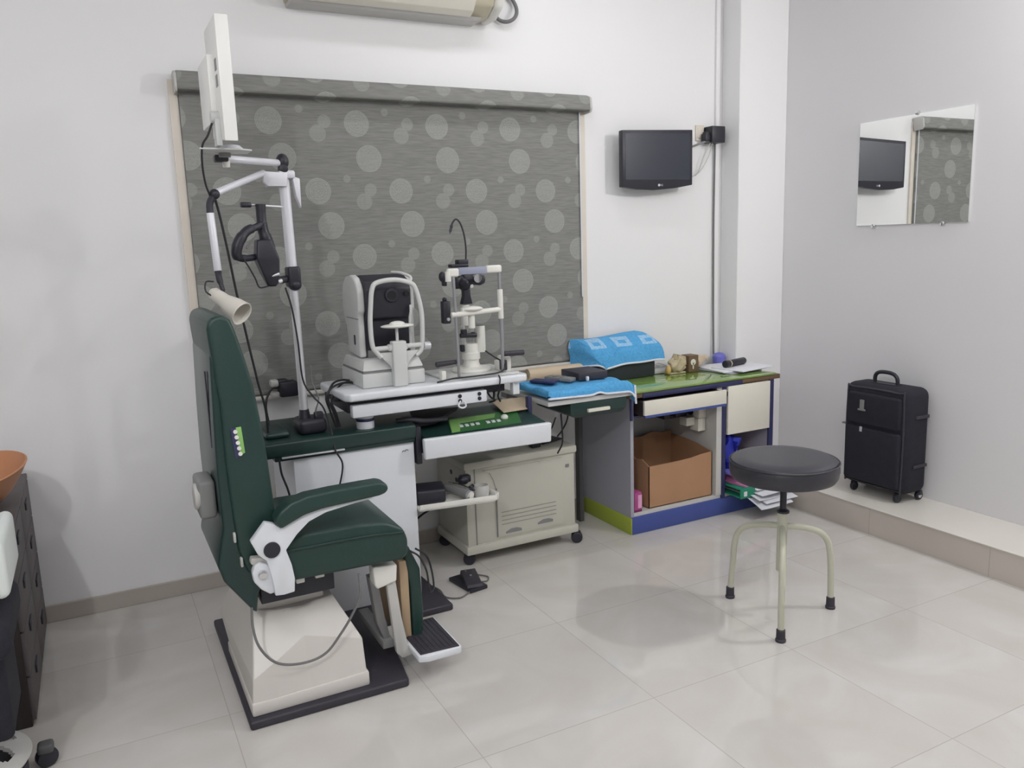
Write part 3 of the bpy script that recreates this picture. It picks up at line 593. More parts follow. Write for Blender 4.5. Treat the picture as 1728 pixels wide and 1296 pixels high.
tag(MB().tube([(1.13, 3.60, .40), (1.22, 3.64, .33), (1.34, 3.66, .30), (1.41, 3.6, .34)], .006).tube([(1.13, 3.58, .33), (1.2, 3.62, .26), (1.3, 3.62, .22), (1.42, 3.60, .26)], .006).tube([(1.15, 3.5, .2), (1.25, 3.55, .18), (1.34, 3.6, .2), (1.42, 3.62, .22)], .005).build('cable_bundle', M['blackcable']), 'black cables sagging between white pillar and castor cabinet', 'cable')
# foot switch
fs = thing('foot_switch', 'black foot switch on the floor in front of the castor cabinet', 'foot switch', (1.36, 3.13, 0))
rz = .16
MB().box(1.315, 1.405, 3.045, 3.225, 0, .018, .004, rot=rz).build('base', M['black'], fs)
MB().loft([[(1.323, 3.06, .018), (1.395, 3.045, .018), (1.425, 3.19, .018), (1.35, 3.205, .018)], [(1.327, 3.07, .030), (1.393, 3.055, .030), (1.42, 3.185, .048), (1.353, 3.198, .048)]], .003).build('pedal', M['blackrub'], fs)
MB().cyl((1.372, 3.13, .038), (1.372, 3.13, .0445), .006).cyl((1.368, 3.175, .042), (1.368, 3.175, .049), .006).build('screw', M['chrome'], fs)
tag(MB().tube([(1.33, 3.05, .006), (1.27, 3.02, .005), (1.22, 3.06, .005), (1.225, 3.14, .005), (1.20, 3.22, .005), (1.15, 3.24, .006), (1.12, 3.3, .006)], .0035).tube([(1.42, 3.12, .006), (1.45, 3.12, .005), (1.47, 3.16, .005), (1.44, 3.2, .006)], .003).build('floor_cable', M['cable']), 'thin grey cable on the floor at the foot switch', 'cable')
# ------------------------------------------------------------------ refraction unit (plate, pillar, table, drawer unit, pole)
ru = thing('instrument_stand', 'white instrument pillar stand with dark green top and swing table', 'instrument stand', (.88, 3.2, 0))
MB().prism([(.305, 2.475), (.835, 2.470), (.90, 2.935), (1.203, 2.935), (1.196, 3.30), (.305, 3.31)], 'z', 0, .030, .008, 3).build('base_plate', M['blackrub'], ru)
MB().box(.632, 1.128, 3.098, 3.52, .030, .700, .004).build('pillar', M['white'], ru)
MB().box(.52, 1.135, 3.075, 3.54, .716, .775, .010, 3).box(.56, 1.13, 3.085, 3.54, .700, .718, .004).build('green_top', M['greenmetal'], ru)
MB().box(.585, .83, 3.070, 3.080, .712, .719, .002).build('trim_line', M['silver'], ru)
MB().tube([(1.075, 3.0965, .662), (1.08, 3.0965, .667), (1.088, 3.0965, .664), (1.092, 3.0965, .670), (1.102, 3.0965, .666)], .0018, n=6).build('maker_mark', M['greypl'], ru)
MB().box(.545, .64, 3.15, 3.32, .775, .800, .02, 3).build('top_cover', M['greenmetal'], ru)
# swing table
MB().cyl((.94, 3.14, .775), (.94, 3.14, .838), .036, r=.003).build('pivot', M['white'], ru)
MB().cyl((.94, 3.14, .806), (.94, 3.14, .818), .0368).build('pivot_ring', M['darkblue'], ru)
MB().box(.868, 1.455, 3.06, 3.10, .836, .886, .005).build('arm_beam', M['white'], ru)
for (x, z) in ((1.328, .873), (1.328, .853), (1.418, .873), (1.418, .853)):
    MB().cyl((x, 3.0605, z), (x, 3.056, z), .0085, n=16, r=.001).build('screw', M['black'], ru)
MB().box(.86, 1.46, 3.105, 3.36, .850, .906, .004).box(1.45, 1.57, 3.12, 3.3, .86, .906, .003).build('under_frame', M['black'], ru)
MB().prism([(.855, 3.035), (1.632, 3.035), (1.650, 3.06), (1.650, 3.42), (.845, 3.42), (.830, 3.40), (.835, 3.06)], 'z', .906, .938, .009, 3).build('table_top', M['white'], ru)
MB().box(1.580, 1.612, 3.06, 3.09, .850, .908, .003).build('table_bracket', M['white'], ru)
MB().box(.835, .90, 3.2, 3.35, .885, .905, .004).build('plug_block', M['black'], ru)
MB().tube([(1.328, 3.055, .853), (1.315, 3.045, .835), (1.33, 3.04, .826), (1.348, 3.045, .832), (1.345, 3.055, .848)], .0035).build('cable_loop', M['paper'], ru)
# drawer / control unit
MB().box(1.135, 1.16, 3.09, 3.40, .60, .76, .004).build('swing_bracket', M['black'], ru)
cu = MB().prism([(3.052, .640), (3.052, .713), (3.36, .750), (3.50, .750), (3.50, .640)], 'x', 1.165, 1.735, .006, 2).build('control_unit', M['greenmetal'], ru)
MB().prism([(1.150, .630), (1.748, .622), (1.752, .709), (1.148, .717)], 'y', 3.030, 3.058, .007, 3).build('front_panel', M['white'], cu)
def top(x, y, dz=0): return (x, y, .713 + (y-3.052)*.037/.308 + dz)
def plate(name, m, pts, dz, h): return MB().loft([[top(x, y, dz-.002) for x, y in pts], [top(x, y, dz+h) for x, y in pts]]).build(name, m, cu)
plate('label_panel', M['midgreen'], [(1.290, 3.075), (1.625, 3.078), (1.690, 3.25), (1.345, 3.25)], .001, .0012)
plate('lime_band', M['lime'], [(1.292, 3.077), (1.330, 3.077), (1.375, 3.175), (1.545, 3.185), (1.575, 3.235), (1.347, 3.235)], .0024, .0008)
for i, x in enumerate((1.352, 1.378, 1.404, 1.430, 1.480, 1.506, 1.532)):
    plate('button', M['paper'], [(x, 3.125), (x+.016, 3.125), (x+.019, 3.145), (x+.003, 3.145)], .003, .003)
MB().ball(top(1.583, 3.160, .006), .017, .017, .014).build('dial', M['warmwhite'], cu)
tag(MB().loft([[(1.60, 3.20, .742), (1.755, 3.21, .742), (1.80, 3.37, .764), (1.62, 3.37, .764)], [(1.60, 3.20, .746), (1.755, 3.21, .746), (1.80, 3.37, .768), (1.62, 3.37, .768)]], .001).build('beige_sheet', M['kraft']), 'beige plastic sheet lying on the dark green control unit', 'sheet')
MB().box(1.728, 1.748, 3.20, 3.23, .715, .80, .003).build('grey_post', M['darkblue'], ru)
tag(MB().loft([[(1.17, 3.17, .738), (1.26, 3.17, .742), (1.42, 3.30, .762), (1.2, 3.33, .765)], [(1.17, 3.18, .756), (1.25, 3.18, .752), (1.42, 3.29, .780), (1.2, 3.33, .785)]], .006).tube([(1.08, 3.16, .782), (1.13, 3.12, .788), (1.19, 3.12, .775), (1.3, 3.15, .765)], .010).build('black_pouch', M['blackrub']), 'black cloth pouch lying between green top and control unit', 'pouch')
tag(MB().tube([(1.50, 3.2, .90), (1.505, 3.17, .86), (1.52, 3.16, .83), (1.55, 3.18, .81), (1.53, 3.2, .80)], .004).tube([(1.53, 3.2, .90), (1.54, 3.17, .85), (1.535, 3.165, .82)], .005).tube([(1.56, 3.2, .90), (1.565, 3.16, .87), (1.56, 3.17, .83), (1.58, 3.19, .80)], .004).tube([(1.505, 3.045, .945), (1.503, 3.028, .93), (1.500, 3.04, .89), (1.52, 3.12, .86)], .003).box(1.50, 1.56, 3.17, 3.23, .85, .90, .01).build('hanging_cables', M['blackcable']), 'tangle of black cables hanging under the right end of the instrument table', 'cable')
# accessory shelf
sf = MB().prism([(1.130, 3.075), (1.46, 3.03), (1.49, 3.055), (1.47, 3.20), (1.13, 3.25)], 'z', .398, .412, .004, 2).prism([(1.130, 3.070), (1.468, 3.025), (1.468, 3.033), (1.13, 3.078)], 'z', .405, .428, .003).prism([(1.460, 3.030), (1.492, 3.055), (1.474, 3.20), (1.455, 3.20), (1.47, 3.058)], 'z', .405, .430, .003).build('accessory_tray', M['warmwhite'], ru)
bd = thing('charger_box', 'black charger box on the white accessory tray', 'charger', (1.2, 3.13, .412))
MB().loft([[(1.135, 3.110, .4125), (1.258, 3.095, .4125), (1.285, 3.20, .4125), (1.135, 3.22, .4125)], [(1.135, 3.116, .475), (1.262, 3.103, .470), (1.282, 3.19, .485), (1.135, 3.20, .492)]], .010, 3).build('body', M['black'], bd)
tag(MB().box(1.135, 1.165, 3.18, 3.24, .493, .55, .012, 3).build('tan_pad', M['tan']), 'tan padded block behind the black charger box', 'pad')
ot = thing('diagnostic_handle', 'dark diagnostic handle with pale lens lying on the accessory tray', 'instrument', (1.34, 3.1, .412))
MB().cyl((1.300, 3.20, .446), (1.355, 3.072, .436), .0165, .0215, r=.003).cyl((1.288, 3.225, .448), (1.302, 3.196, .446), .012).build('handle', M['greypl'], ot)
MB().cyl((1.355, 3.072, .436), (1.360, 3.060, .435), .0205, .020).build('lens_rim', M['silver'], ot)
MB().cyl((1.359, 3.063, .435), (1.362, 3.0565, .4345), .0145).build('lens', M['warmwhite'], ot)
MB().tube([(1.318, 3.205, .466), (1.350, 3.14, .464), (1.385, 3.07, .450)], .0028, sub=3).build('chrome_rod', M['chrome'], ot)
hb = thing('tray_instrument', 'black instrument head in a grey cup at the tray end', 'instrument', (1.41, 3.12, .412))
MB().ball((1.375, 3.17, .475), .028, .026, .022).box(1.36, 1.405, 3.15, 3.19, .465, .496, .006).cyl((1.39, 3.13, .455), (1.40, 3.11, .435), .014).build('head', M['black'], hb)
MB().lathe([(.020, 0), (.034, .004), (.036, .03), (.030, .05), (.030, .03), (.02, .004)], (1.425, 3.095, .4125), 24).build('cup', M['acgrey'], hb)
# pole with lamp arm, chart tray
PXY = (.712, 3.205)
px, py = PXY
MB().box(px-.035, px+.075, py-.06, py+.07, .775, .835, .018, 3).cyl((px, py, .83), (px, py, .87), .025, .018).box(px+.03, px+.065, py-.05, py-.02, .83, .86, .006).build('pole_clamp', M['black'], ru)
pole = MB().cyl((px, py, .83), (px-.008, py, 1.83), .0165, n=20).build('pole', M['silver'], ru)
MB().cyl((px-.004, py, 1.39), (px-.008, py, 1.78), .0195, n=20).build('pole_sleeve', M['tubegrey'], pole)
MB().box(px-.028, px+.022, py-.035, py+.03, 1.355, 1.435, .010, 3).ball((px+.0, py-.01, 1.365), .026, .03, .024).cyl((px-.06, py-.02, 1.385), (px-.02, py-.01, 1.39), .014).build('headset_bracket', M['black'], pole)
MB().box(px-.075, px+.0, py-.03, py+.03, 1.735, 1.785, .006).prism([(px-.09, 1.79), (px+.0, 1.785), (px-.005, 1.735), (px-.075, 1.735), (px-.09, 1.75)], 'y', py-.035, py-.01, .003).prism([(px+.02, 1.775), (px+.048, 1.765), (px+.046, 1.655), (px+.03, 1.70)], 'y', py-.02, py+.02, .003).box(px-.03, px+.03, py-.03, py+.03, 1.765, 1.795, .008).build('arm_joint_block', M['tubegrey'], pole)
MB().ball((px-.010, py-.005, 1.828), .024, .026, .030).cyl((px-.012, py-.03, 1.80), (px-.008, py+.02, 1.80), .017, r=.004).build('elbow_joint', M['black'], pole)
arm1 = MB().cyl((px-.02, py-.01, 1.822), (.478, 3.06, 1.820), .0130, n=18, r=.002).build('chart_arm', M['tubegrey'], pole)
MB().box(.435, .482, 3.03, 3.08, 1.808, 1.832, .006).build('arm_end', M['black'], arm1)
MB().cyl((.475, 3.05, 1.79), (.475, 3.05, 1.812), .012, .014).build('lock_knob', M['warmwhite'], arm1)
arm2 = MB().cyl((px-.085, py-.02, 1.785), (.425, 3.0, 1.700), .0120, n=18, r=.002).build('lamp_arm', M['tubegrey'], pole)
MB().ball((.418, 2.99, 1.695), .018).tube([(.416, 2.99, 1.692), (.400, 2.985, 1.665), (.397, 2.98, 1.632)], .012).build('lamp_elbow', M['black'], arm2)
MB().cyl((.397, 2.98, 1.632), (.403, 2.97, 1.435), .0128, n=18, r=.002).build('lower_arm', M['tubegrey'], arm2)
MB().tube([(.403, 2.97, 1.440), (.404, 2.965, 1.41), (.410, 2.955, 1.375), (.412, 2.95, 1.36)], [.012, .011, .008, .006]).build('lamp_neck', M['black'], arm2)
ax = Vector((.52, -.66, -.50)).normalized()
q = ax.to_track_quat('Z', 'Y').to_matrix().to_4x4()
lh = MB().lathe([(0, -.060), (.014, -.058), (.0235, -.046), (.025, -.02), (.0255, .005), (.030, .02), (.039, .055), (.042, .085), (.0435, .088), (.042, .091), (.037, .089), (.034, .06), (.022, .02), (0, .010)], (.408, 2.94, 1.335), 32, q).build('lamp_shade', M['cream'], arm2)
MB().tube([(.375, 2.95, 1.35), (.355, 2.955, 1.37), (.360, 2.96, 1.40), (.385, 2.965, 1.40)], .0028).build('lamp_lead', M['blackcable'], lh)
MB().cyl((.558, 3.14, 1.666), (px, py, 1.660), .0035, n=10).build('hook_rod', M['silver'], pole)
MB().cyl((.525, 3.13, 1.666), (.562, 3.14, 1.666), .010, n=14, r=.002).build('hook_grip', M['black'], pole)
# chart tray + chart monitor
MB().prism([(.372, 2.90), (.50, 2.90), (.545, 2.93), (.545, 3.02), (.39, 3.02)], 'z', 1.833, 1.839, .002).build('chart_tray', M['shell'], pole)
MB().cyl((.465, 3.0, 1.82), (.465, 3.0, 1.836), .02).build('tray_mount', M['greypl'], pole)
cm = thing('chart_monitor', 'slim white vision chart monitor edge-on atop the pole arm', 'monitor', (.46, 3.05, 1.84))
MB().prism([(2.82, 1.852), (3.06, 1.885), (3.06, 2.238), (3.02, 2.240), (2.82, 2.240)], 'x', .442, .484, .004, 2).build('casing', M['monitorwhite'], cm)
MB().box(.424, .444, 2.93, 3.16, 1.925, 2.14, .004).build('back_cover', M['monitorwhite'], cm)
for z0 in (2.095, 2.045): MB().box(.4405, .4425, 2.855, 2.890, z0-.018, z0+.018).build('vent', M['greypl'], cm)
MB().box(.4842, .4848, 2.84, 3.04, 1.90, 2.22).build('chart_face', M['screen'], cm)
MB().prism([(2.870, 1.842), (2.925, 1.842), (2.918, 1.93), (2.878, 1.93)], 'x', .424, .443, .004).cyl((.415, 2.90, 1.935), (.443, 2.90, 1.935), .020, r=.003).build('stand', M['shell'], cm)
MB().cyl((.480, 2.96, 1.839), (.480, 2.96, 1.854), .045, .03, n=28, r=.003).build('foot', M['tubegrey'], cm)
tag(MB().tube([(.420, 2.90, 1.92), (.400, 2.89, 1.875), (.382, 2.90, 1.845), (.380, 2.93, 1.79), (.388, 2.96, 1.73), (.402, 2.985, 1.69)], .0035).build('monitor_cable', M['blackcable']), 'thin dark cable dropping from the chart monitor to the lamp elbow', 'cable')
tag(MB().tube([(.418, 3.0, 1.69), (.435, 3.03, 1.62), (.455, 3.06, 1.50), (.478, 3.10, 1.35), (.51, 3.13, 1.15), (.535, 3.15, 1.0), (.555, 3.16, .90), (.56, 3.18, .80)], .0045).build('lamp_cable', M['blackcable']), 'long dark cable hanging from the lamp elbow behind the chair back', 'cable')
tag(MB().tube([(.655, 3.10, 1.36), (.675, 3.11, 1.28), (.69, 3.12, 1.15), (.70, 3.13, 1.0), (.735, 3.13, .93), (.77, 3.12, .88), (.79, 3.10, .78), (.79, 3.068, .72), (.815, 3.068, .66), (.80, 3.07, .58), (.785, 3.08, .54)], .0035).build('headset_cable', M['blackcable']), 'thin dark cable running down the pole and over the green top edge', 'cable')
tag(MB().tube([(.74, 3.16, 1.05), (.742, 3.16, .98), (.76, 3.15, .92), (.745, 3.15, .87), (.748, 3.16, .84)], .003).build('thin_cable', M['cable']), 'short grey cable beside the pole above its clamp', 'cable')
tag(MB().tube([(.94, 3.26, .945), (.885, 3.24, .952), (.83, 3.2, .945), (.80, 3.19, .91), (.815, 3.2, .85), (.835, 3.2, .78)], .0045).tube([(.95, 3.30, .945), (.90, 3.30, .955), (.845, 3.25, .95), (.815, 3.22, .90), (.83, 3.2, .84), (.845, 3.2, .78)], .0045).tube([(.955, 3.28, .943), (.90, 3.26, .95), (.85, 3.22, .93), (.825, 3.21, .89), (.838, 3.2, .84), (.85, 3.2, .78)], .004).build('instrument_cables', M['blackcable']), 'black cables looping off the left end of the instrument table', 'cable')
# headset
hs = thing('ophthalmoscope_headset', 'black head-worn ophthalmoscope hanging from the pole hook', 'headset', (.60, 3.14, 1.36))
MB().tube([(.597, 3.14, 1.668), (.596, 3.14, 1.62), (.598, 3.14, 1.575), (.610, 3.14, 1.53), (.625, 3.14, 1.47), (.630, 3.14, 1.43)], [.019, .018, .020, .023, .021, .016], n=12).build('top_band', M['black'], hs)
MB().tube([(.60, 3.13, 1.60), (.57, 3.11, 1.585), (.53, 3.09, 1.57), (.497, 3.08, 1.53), (.487, 3.08, 1.49), (.505, 3.10, 1.475), (.55, 3.13, 1.475), (.585, 3.15, 1.485)], [.009, .013, .017, .020, .019, .014, .012, .012], n=12).build('brow_band', M['black'], hs)
MB().loft([[(.568, 3.11, 1.54), (.622, 3.11, 1.54), (.622, 3.17, 1.54), (.568, 3.17, 1.54)], [(.560, 3.105, 1.47), (.645, 3.105, 1.47), (.645, 3.175, 1.47), (.560, 3.175, 1.47)], [(.580, 3.11, 1.41), (.642, 3.11, 1.41), (.642, 3.17, 1.41), (.580, 3.17, 1.41)], [(.595, 3.125, 1.365), (.632, 3.125, 1.365), (.632, 3.155, 1.365), (.602, 3.155, 1.365)]], .008, 3).build('optics_body', M['black'], hs)
MB().tube([(.51, 3.09, 1.475), (.53, 3.1, 1.44), (.55, 3.11, 1.40), (.565, 3.12, 1.365), (.60, 3.13, 1.368)], .003).build('lead', M['blackcable'], hs)
MB().cyl((.612, 3.118, 1.405), (.64, 3.112, 1.412), .006).cyl((.635, 3.13, 1.38), (.65, 3.14, 1.385), .008).build('clip', M['silver'], hs)
MB().tube([(.525, 3.09, 1.51), (.55, 3.10, 1.535), (.575, 3.11, 1.55)], .004).build('knob_rod', M['cable'], hs)
# power socket on sill
ps = thing('power_plug_block', 'black plug block on the window sill left of the pole', 'plug', (.72, 3.64, .856))
MB().box(.70, .78, 3.59, 3.66, .8565, .925, .008).box(.70, .74, 3.60, 3.65, .915, .935, .006).build('body', M['black'], ps)
MB().box(.665, .70, 3.60, 3.65, .905, .935, .008).box(.665, .70, 3.60, 3.65, .858, .882, .006).build('plug', M['acgrey'], ps)
tag(MB().tube([(.70, 3.61, .90), (.66, 3.58, .90), (.63, 3.56, .85), (.63, 3.55, .78), (.645, 3.5, .68), (.66, 3.46, .60), (.665, 3.45, .50), (.66, 3.44, .40)], .005).build('plug_cable', M['blackcable']), 'dark cable looping from the plug block down behind the green top', 'cable')
tag(MB().tube([(.57, 3.05, .715), (.575, 3.05, .66), (.592, 3.05, .60), (.60, 3.05, .55), (.60, 3.05, .50)], .0042).tube([(.52, 3.05, .71), (.525, 3.06, .62), (.53, 3.06, .50)], .0042).build('pillar_cables', M['blackcable']), 'two dark cables dropping from the green top behind the armrest', 'cable')
so = thing('wall_socket', 'small pale wall socket low behind the chair', 'socket', (.70, 3.71, .3))
MB().box(.66, .74, 3.71, 3.7199, .31, .43, .003).build('plate', M['trimcream'], so)
MB().box(.675, .69, 3.705, 3.711, .40, .415).box(.70, .712, 3.705, 3.711, .375, .39).box(.69, .70, 3.705, 3.711, .35, .36).build('pins', M['brown'], so)
# ------------------------------------------------------------------ autorefractor
ar = thing('autorefractor', 'grey white autorefractor with black face and chin rest on the instrument table', 'eye instrument', (1.06, 3.25, .938))
MB().box(.933, 1.200, 3.113, 3.415, .939, .998, .006).build('lower_base', M['shell'], ar)
MB().box(.939, 1.194, 3.119, 3.41, .998, 1.006).build('base_gap', M['greypl'], ar)
MB().taper((.935, 1.198, 3.116, 3.412), (.950, 1.182, 3.135, 3.40), 1.006, 1.052, .008).build('upper_base', M['shell'], ar)
MB().box(.985, 1.150, 3.185, 3.36, 1.05, 1.10, .004).build('neck', M['greypl'], ar)
MB().prism([(3.175, 1.085), (3.175, 1.205), (3.150, 1.215), (3.145, 1.33), (3.165, 1.362), (3.23, 1.388), (3.33, 1.382), (3.38, 1.35), (3.39, 1.10)], 'x', .978, 1.168, .006, 2).build('head', M['black'], ar)
side = [(3.170, 1.322), (3.185, 1.352), (3.215, 1.378), (3.26, 1.390), (3.33, 1.382), (3.375, 1.355), (3.395, 1.31), (3.395, 1.225), (3.375, 1.19), (3.355, 1.175), (3.345, 1.065), (3.185, 1.055), (3.185, 1.225), (3.168, 1.245)]
for (a, c) in ((.950, .979), (1.167, 1.190)):
    sh_ = MB().prism(side, 'x', a, c, .008, 3).build('side_cover', M['shell'], ar)
    if a < 1:
        MB().box(.948, .951, 3.235, 3.252, 1.105, 1.145, .001).build('vent', M['black'], sh_)
        MB().box(.9485, .9505, 3.18, 3.34, 1.212, 1.215).build('seam', M['greypl'], sh_)
MB().cyl((1.083, 3.150, 1.305), (1.083, 3.136, 1.305), .030, .027, r=.002).build('lens_barrel', M['black'], ar)
MB().cyl((1.083, 3.137, 1.305), (1.083, 3.133, 1.305), .018).build('lens', M['lens'], ar)
MB().cyl((1.147, 3.150, 1.307), (1.147, 3.138, 1.307), .011).build('side_lens', M['lens'], ar)
MB().tube([(1.012, 3.100, 1.062), (.992, 3.100, 1.085), (.977, 3.100, 1.115), (.974, 3.100, 1.20), (.980, 3.100, 1.27), (.990, 3.100, 1.335), (1.012, 3.100, 1.360), (1.083, 3.098, 1.368), (1.150, 3.100, 1.352), (1.172, 3.100, 1.325), (1.188, 3.100, 1.26), (1.193, 3.100, 1.20), (1.188, 3.100, 1.10), (1.180, 3.100, 1.075), (1.160, 3.100, 1.058)], .0098, n=14).build('forehead_frame', M['shell'], ar)
MB().tube([(1.148, 3.100, 1.352), (1.158, 3.115, 1.375), (1.13, 3.15, 1.392), (1.11, 3.20, 1.395)], .006).build('frame_stay', M['shell'], ar)
MB().cyl((.982, 3.100, 1.097), (1.185, 3.100, 1.100), .010).build('cross_bar', M['shell'], ar)
MB().prism([(.995, 1.080), (1.172, 1.080), (1.125, 1.035), (1.110, 1.0), (1.055, 1.0), (1.045, 1.025)], 'y', 3.094, 3.106, .003).build('gusset', M['shell'], ar)
MB().box(1.053, 1.112, 3.074, 3.114, .939, 1.124, .006, 3).box(1.040, 1.120, 3.082, 3.114, 1.085, 1.112, .006, 3).build('chin_post', M['shell'], ar)
MB().cyl((1.080, 3.094, 1.12), (1.080, 3.094, 1.18), .006).build('chin_stem', M['shell'], ar)
MB().ball((1.080, 3.085, 1.185), .070, .040, .009).ball((1.080, 3.085, 1.192), .033, .026, .013).build('chin_rest', M['warmwhite'], ar)
MB().tube([(1.150, 3.13, 1.10), (1.152, 3.13, 1.20), (1.158, 3.13, 1.235), (1.162, 3.14, 1.26)], .006).build('eye_rod', M['shell'], ar)
MB().cyl((1.195, 3.10, 1.093), (1.222, 3.10, 1.093), .0165, r=.002).build('height_knob', M['silver'], ar)
# ------------------------------------------------------------------ slit lamp
sl = thing('slit_lamp', 'white slit lamp microscope with black arm and grip handles on the instrument table', 'eye instrument', (1.43, 3.2, .938))
MB().box(1.252, 1.612, 3.060, 3.085, .939, .950, .002).box(1.28, 1.60, 3.085, 3.34, .939, .948, .002).build('base_rail', M['shell'], sl)
MB().box(1.255, 1.275, 3.066, 3.10, .940, .985, .004).build('rail_stop', M['warmwhite'], sl)
MB().box(1.578, 1.606, 3.12, 3.20, .940, 1.008, .004).box(1.556, 1.58, 3.13, 3.19, .948, .99, .004).build('rail_guard', M['warmwhite'], sl)
MB().box(1.546, 1.572, 3.09, 3.12, .955, 1.000, .004).build('clamp_block', M['black'], sl)
MB().cyl((1.335, 3.073, .945), (1.328, 3.073, 1.375), .0062).cyl((1.541, 3.073, .945), (1.538, 3.073, 1.375), .0062).build('upright', M['post'], sl)
MB().cyl((1.540, 3.073, 1.182), (1.539, 3.073, 1.306), .0115, r=.002).build('white_sleeve', M['warmwhite'], sl)
MB().cyl((1.541, 3.073, 1.085), (1.540, 3.073, 1.182), .0085).cyl((1.541, 3.073, .99), (1.541, 3.073, 1.085), .0072).build('grey_sleeve', M['post'], sl)
MB().cyl((1.312, 3.073, 1.212), (1.540, 3.073, 1.222), .0110, r=.002).build('chin_bar', M['warmwhite'], sl)
MB().ball((1.408, 3.080, 1.232), .048, .036, .012).box(1.36, 1.455, 3.065, 3.10, 1.222, 1.236, .005).cyl((1.41, 3.09, 1.15), (1.41, 3.09, 1.22), .014).build('chin_rest', M['warmwhite'], sl)
MB().box(1.350, 1.478, 3.064, 3.082, 1.375, 1.404, .003).build('headband', M['greyblue'], sl)
MB().box(1.300, 1.352, 3.062, 3.084, 1.368, 1.402, .008, 3).box(1.476, 1.548, 3.062, 3.084, 1.376, 1.408, .008, 3).cyl((1.305, 3.073, 1.35), (1.305, 3.073, 1.39), .012).build('head_bracket', M['warmwhite'], sl)
MB().box(1.330, 1.408, 3.09, 3.13, 1.404, 1.418, .004).box(1.362, 1.408, 3.09, 3.13, 1.415, 1.436, .004).build('clip', M['black'], sl)
g = MB().tube([(1.404, 3.11, 1.430), (1.407, 3.11, 1.47), (1.405, 3.11, 1.51), (1.398, 3.11, 1.55), (1.385, 3.11, 1.585), (1.368, 3.11, 1.600), (1.353, 3.11, 1.588), (1.345, 3.11, 1.57)], .0036).build('gooseneck', M['blackcable'], sl)
MB().tube([(1.347, 3.11, 1.575), (1.341, 3.11, 1.555), (1.337, 3.11, 1.542)], [.0065, .0055, .002]).build('gooseneck_tip', M['black'], g)
MB().cyl((1.41, 3.21, 1.345), (1.53, 3.21, 1.345), .020, r=.004).cyl((1.43, 3.21, 1.345), (1.48, 3.21, 1.345), .027, r=.004).cyl((1.500, 3.185, 1.345), (1.500, 3.24, 1.345), .024, r=.003).ball((1.43, 3.20, 1.33), .028).box(1.385, 1.415, 3.19, 3.23, 1.31, 1.36, .008).build('microscope_body', M['black'], sl)
MB().cyl((1.456, 3.18, 1.322), (1.456, 3.172, 1.320), .008).cyl((1.482, 3.185, 1.352), (1.482, 3.165, 1.352), .018).build('eyepiece_rim', M['chrome'], sl)
MB().prism([(1.424, 1.340), (1.456, 1.335), (1.458, 1.28), (1.466, 1.243), (1.416, 1.243), (1.428, 1.28)], 'y', 3.19, 3.225, .005).build('lamp_arm', M['black'], sl)
MB().box(1.328, 1.362, 3.19, 3.23, 1.165, 1.262, .006).ball((1.342, 3.21, 1.268), .010).build('illumination_housing', M['black'], sl)
MB().cyl((1.345, 3.188, 1.185), (1.345, 3.180, 1.185), .007).build('housing_screw', M['silver'], sl)
MB().ball((1.333, 3.20, 1.365), .016, .018, .022).box(1.335, 1.35, 3.19, 3.22, 1.325, 1.35, .004).build('tension_knob', M['black'], sl)
MB().cyl((1.500, 3.20, 1.030), (1.500, 3.20, 1.145), .0205, r=.003).cyl((1.440, 3.22, 1.15), (1.440, 3.22, 1.24), .020).build('lamp_column', M['warmwhite'], sl)
MB().cyl((1.500, 3.20, 1.145), (1.500, 3.20, 1.149), .017).build('column_cap', M['greypl'], sl)
MB().cyl((1.395, 3.18, 1.112), (1.470, 3.18, 1.108), .011, r=.002).cyl((1.412, 3.18, 1.11), (1.412, 3.18, 1.137), .014, r=.002).cyl((1.455, 3.18, 1.105), (1.455, 3.18, 1.122), .009).box(1.398, 1.415, 3.18, 3.20, 1.04, 1.07, .003).build('focus_knob', M['black'], sl)
MB().lathe([(0, .948), (.085, .948), (.088, .955), (.085, .963), (.040, .970), (.034, .985), (.034, 1.0), (.040, 1.002), (.040, 1.03), (.034, 1.032), (.032, 1.07), (0, 1.07)], (1.458, 3.215, 0), 36).build('cross_slide_base', M['warmwhite'], sl)
MB().cyl((1.475, 3.24, 1.06), (1.475, 3.24, 1.15), .012).cyl((1.43, 3.22, 1.06), (1.42, 3.21, 1.15), .010).build('support_rod', M['shell'], sl)
MB().cyl((1.238, 3.085, 1.011), (1.330, 3.085, 1.015), .0118, .0095, r=.003).build('grip_handle', M['blackrub'], sl)
MB().cyl((1.552, 3.085, 1.028), (1.650, 3.085, 1.026), .0118, r=.003).build('grip_handle', M['blackrub'], sl)
MB().tube([(1.512, 3.18, 1.035), (1.535, 3.14, 1.01), (1.556, 3.10, .990), (1.545, 3.06, .972), (1.51, 3.048, .957), (1.44, 3.046, .953), (1.36, 3.05, .952), (1.30, 3.06, .950), (1.23, 3.06, .942)], .0035).build('supply_lead', M['blackcable'], sl)
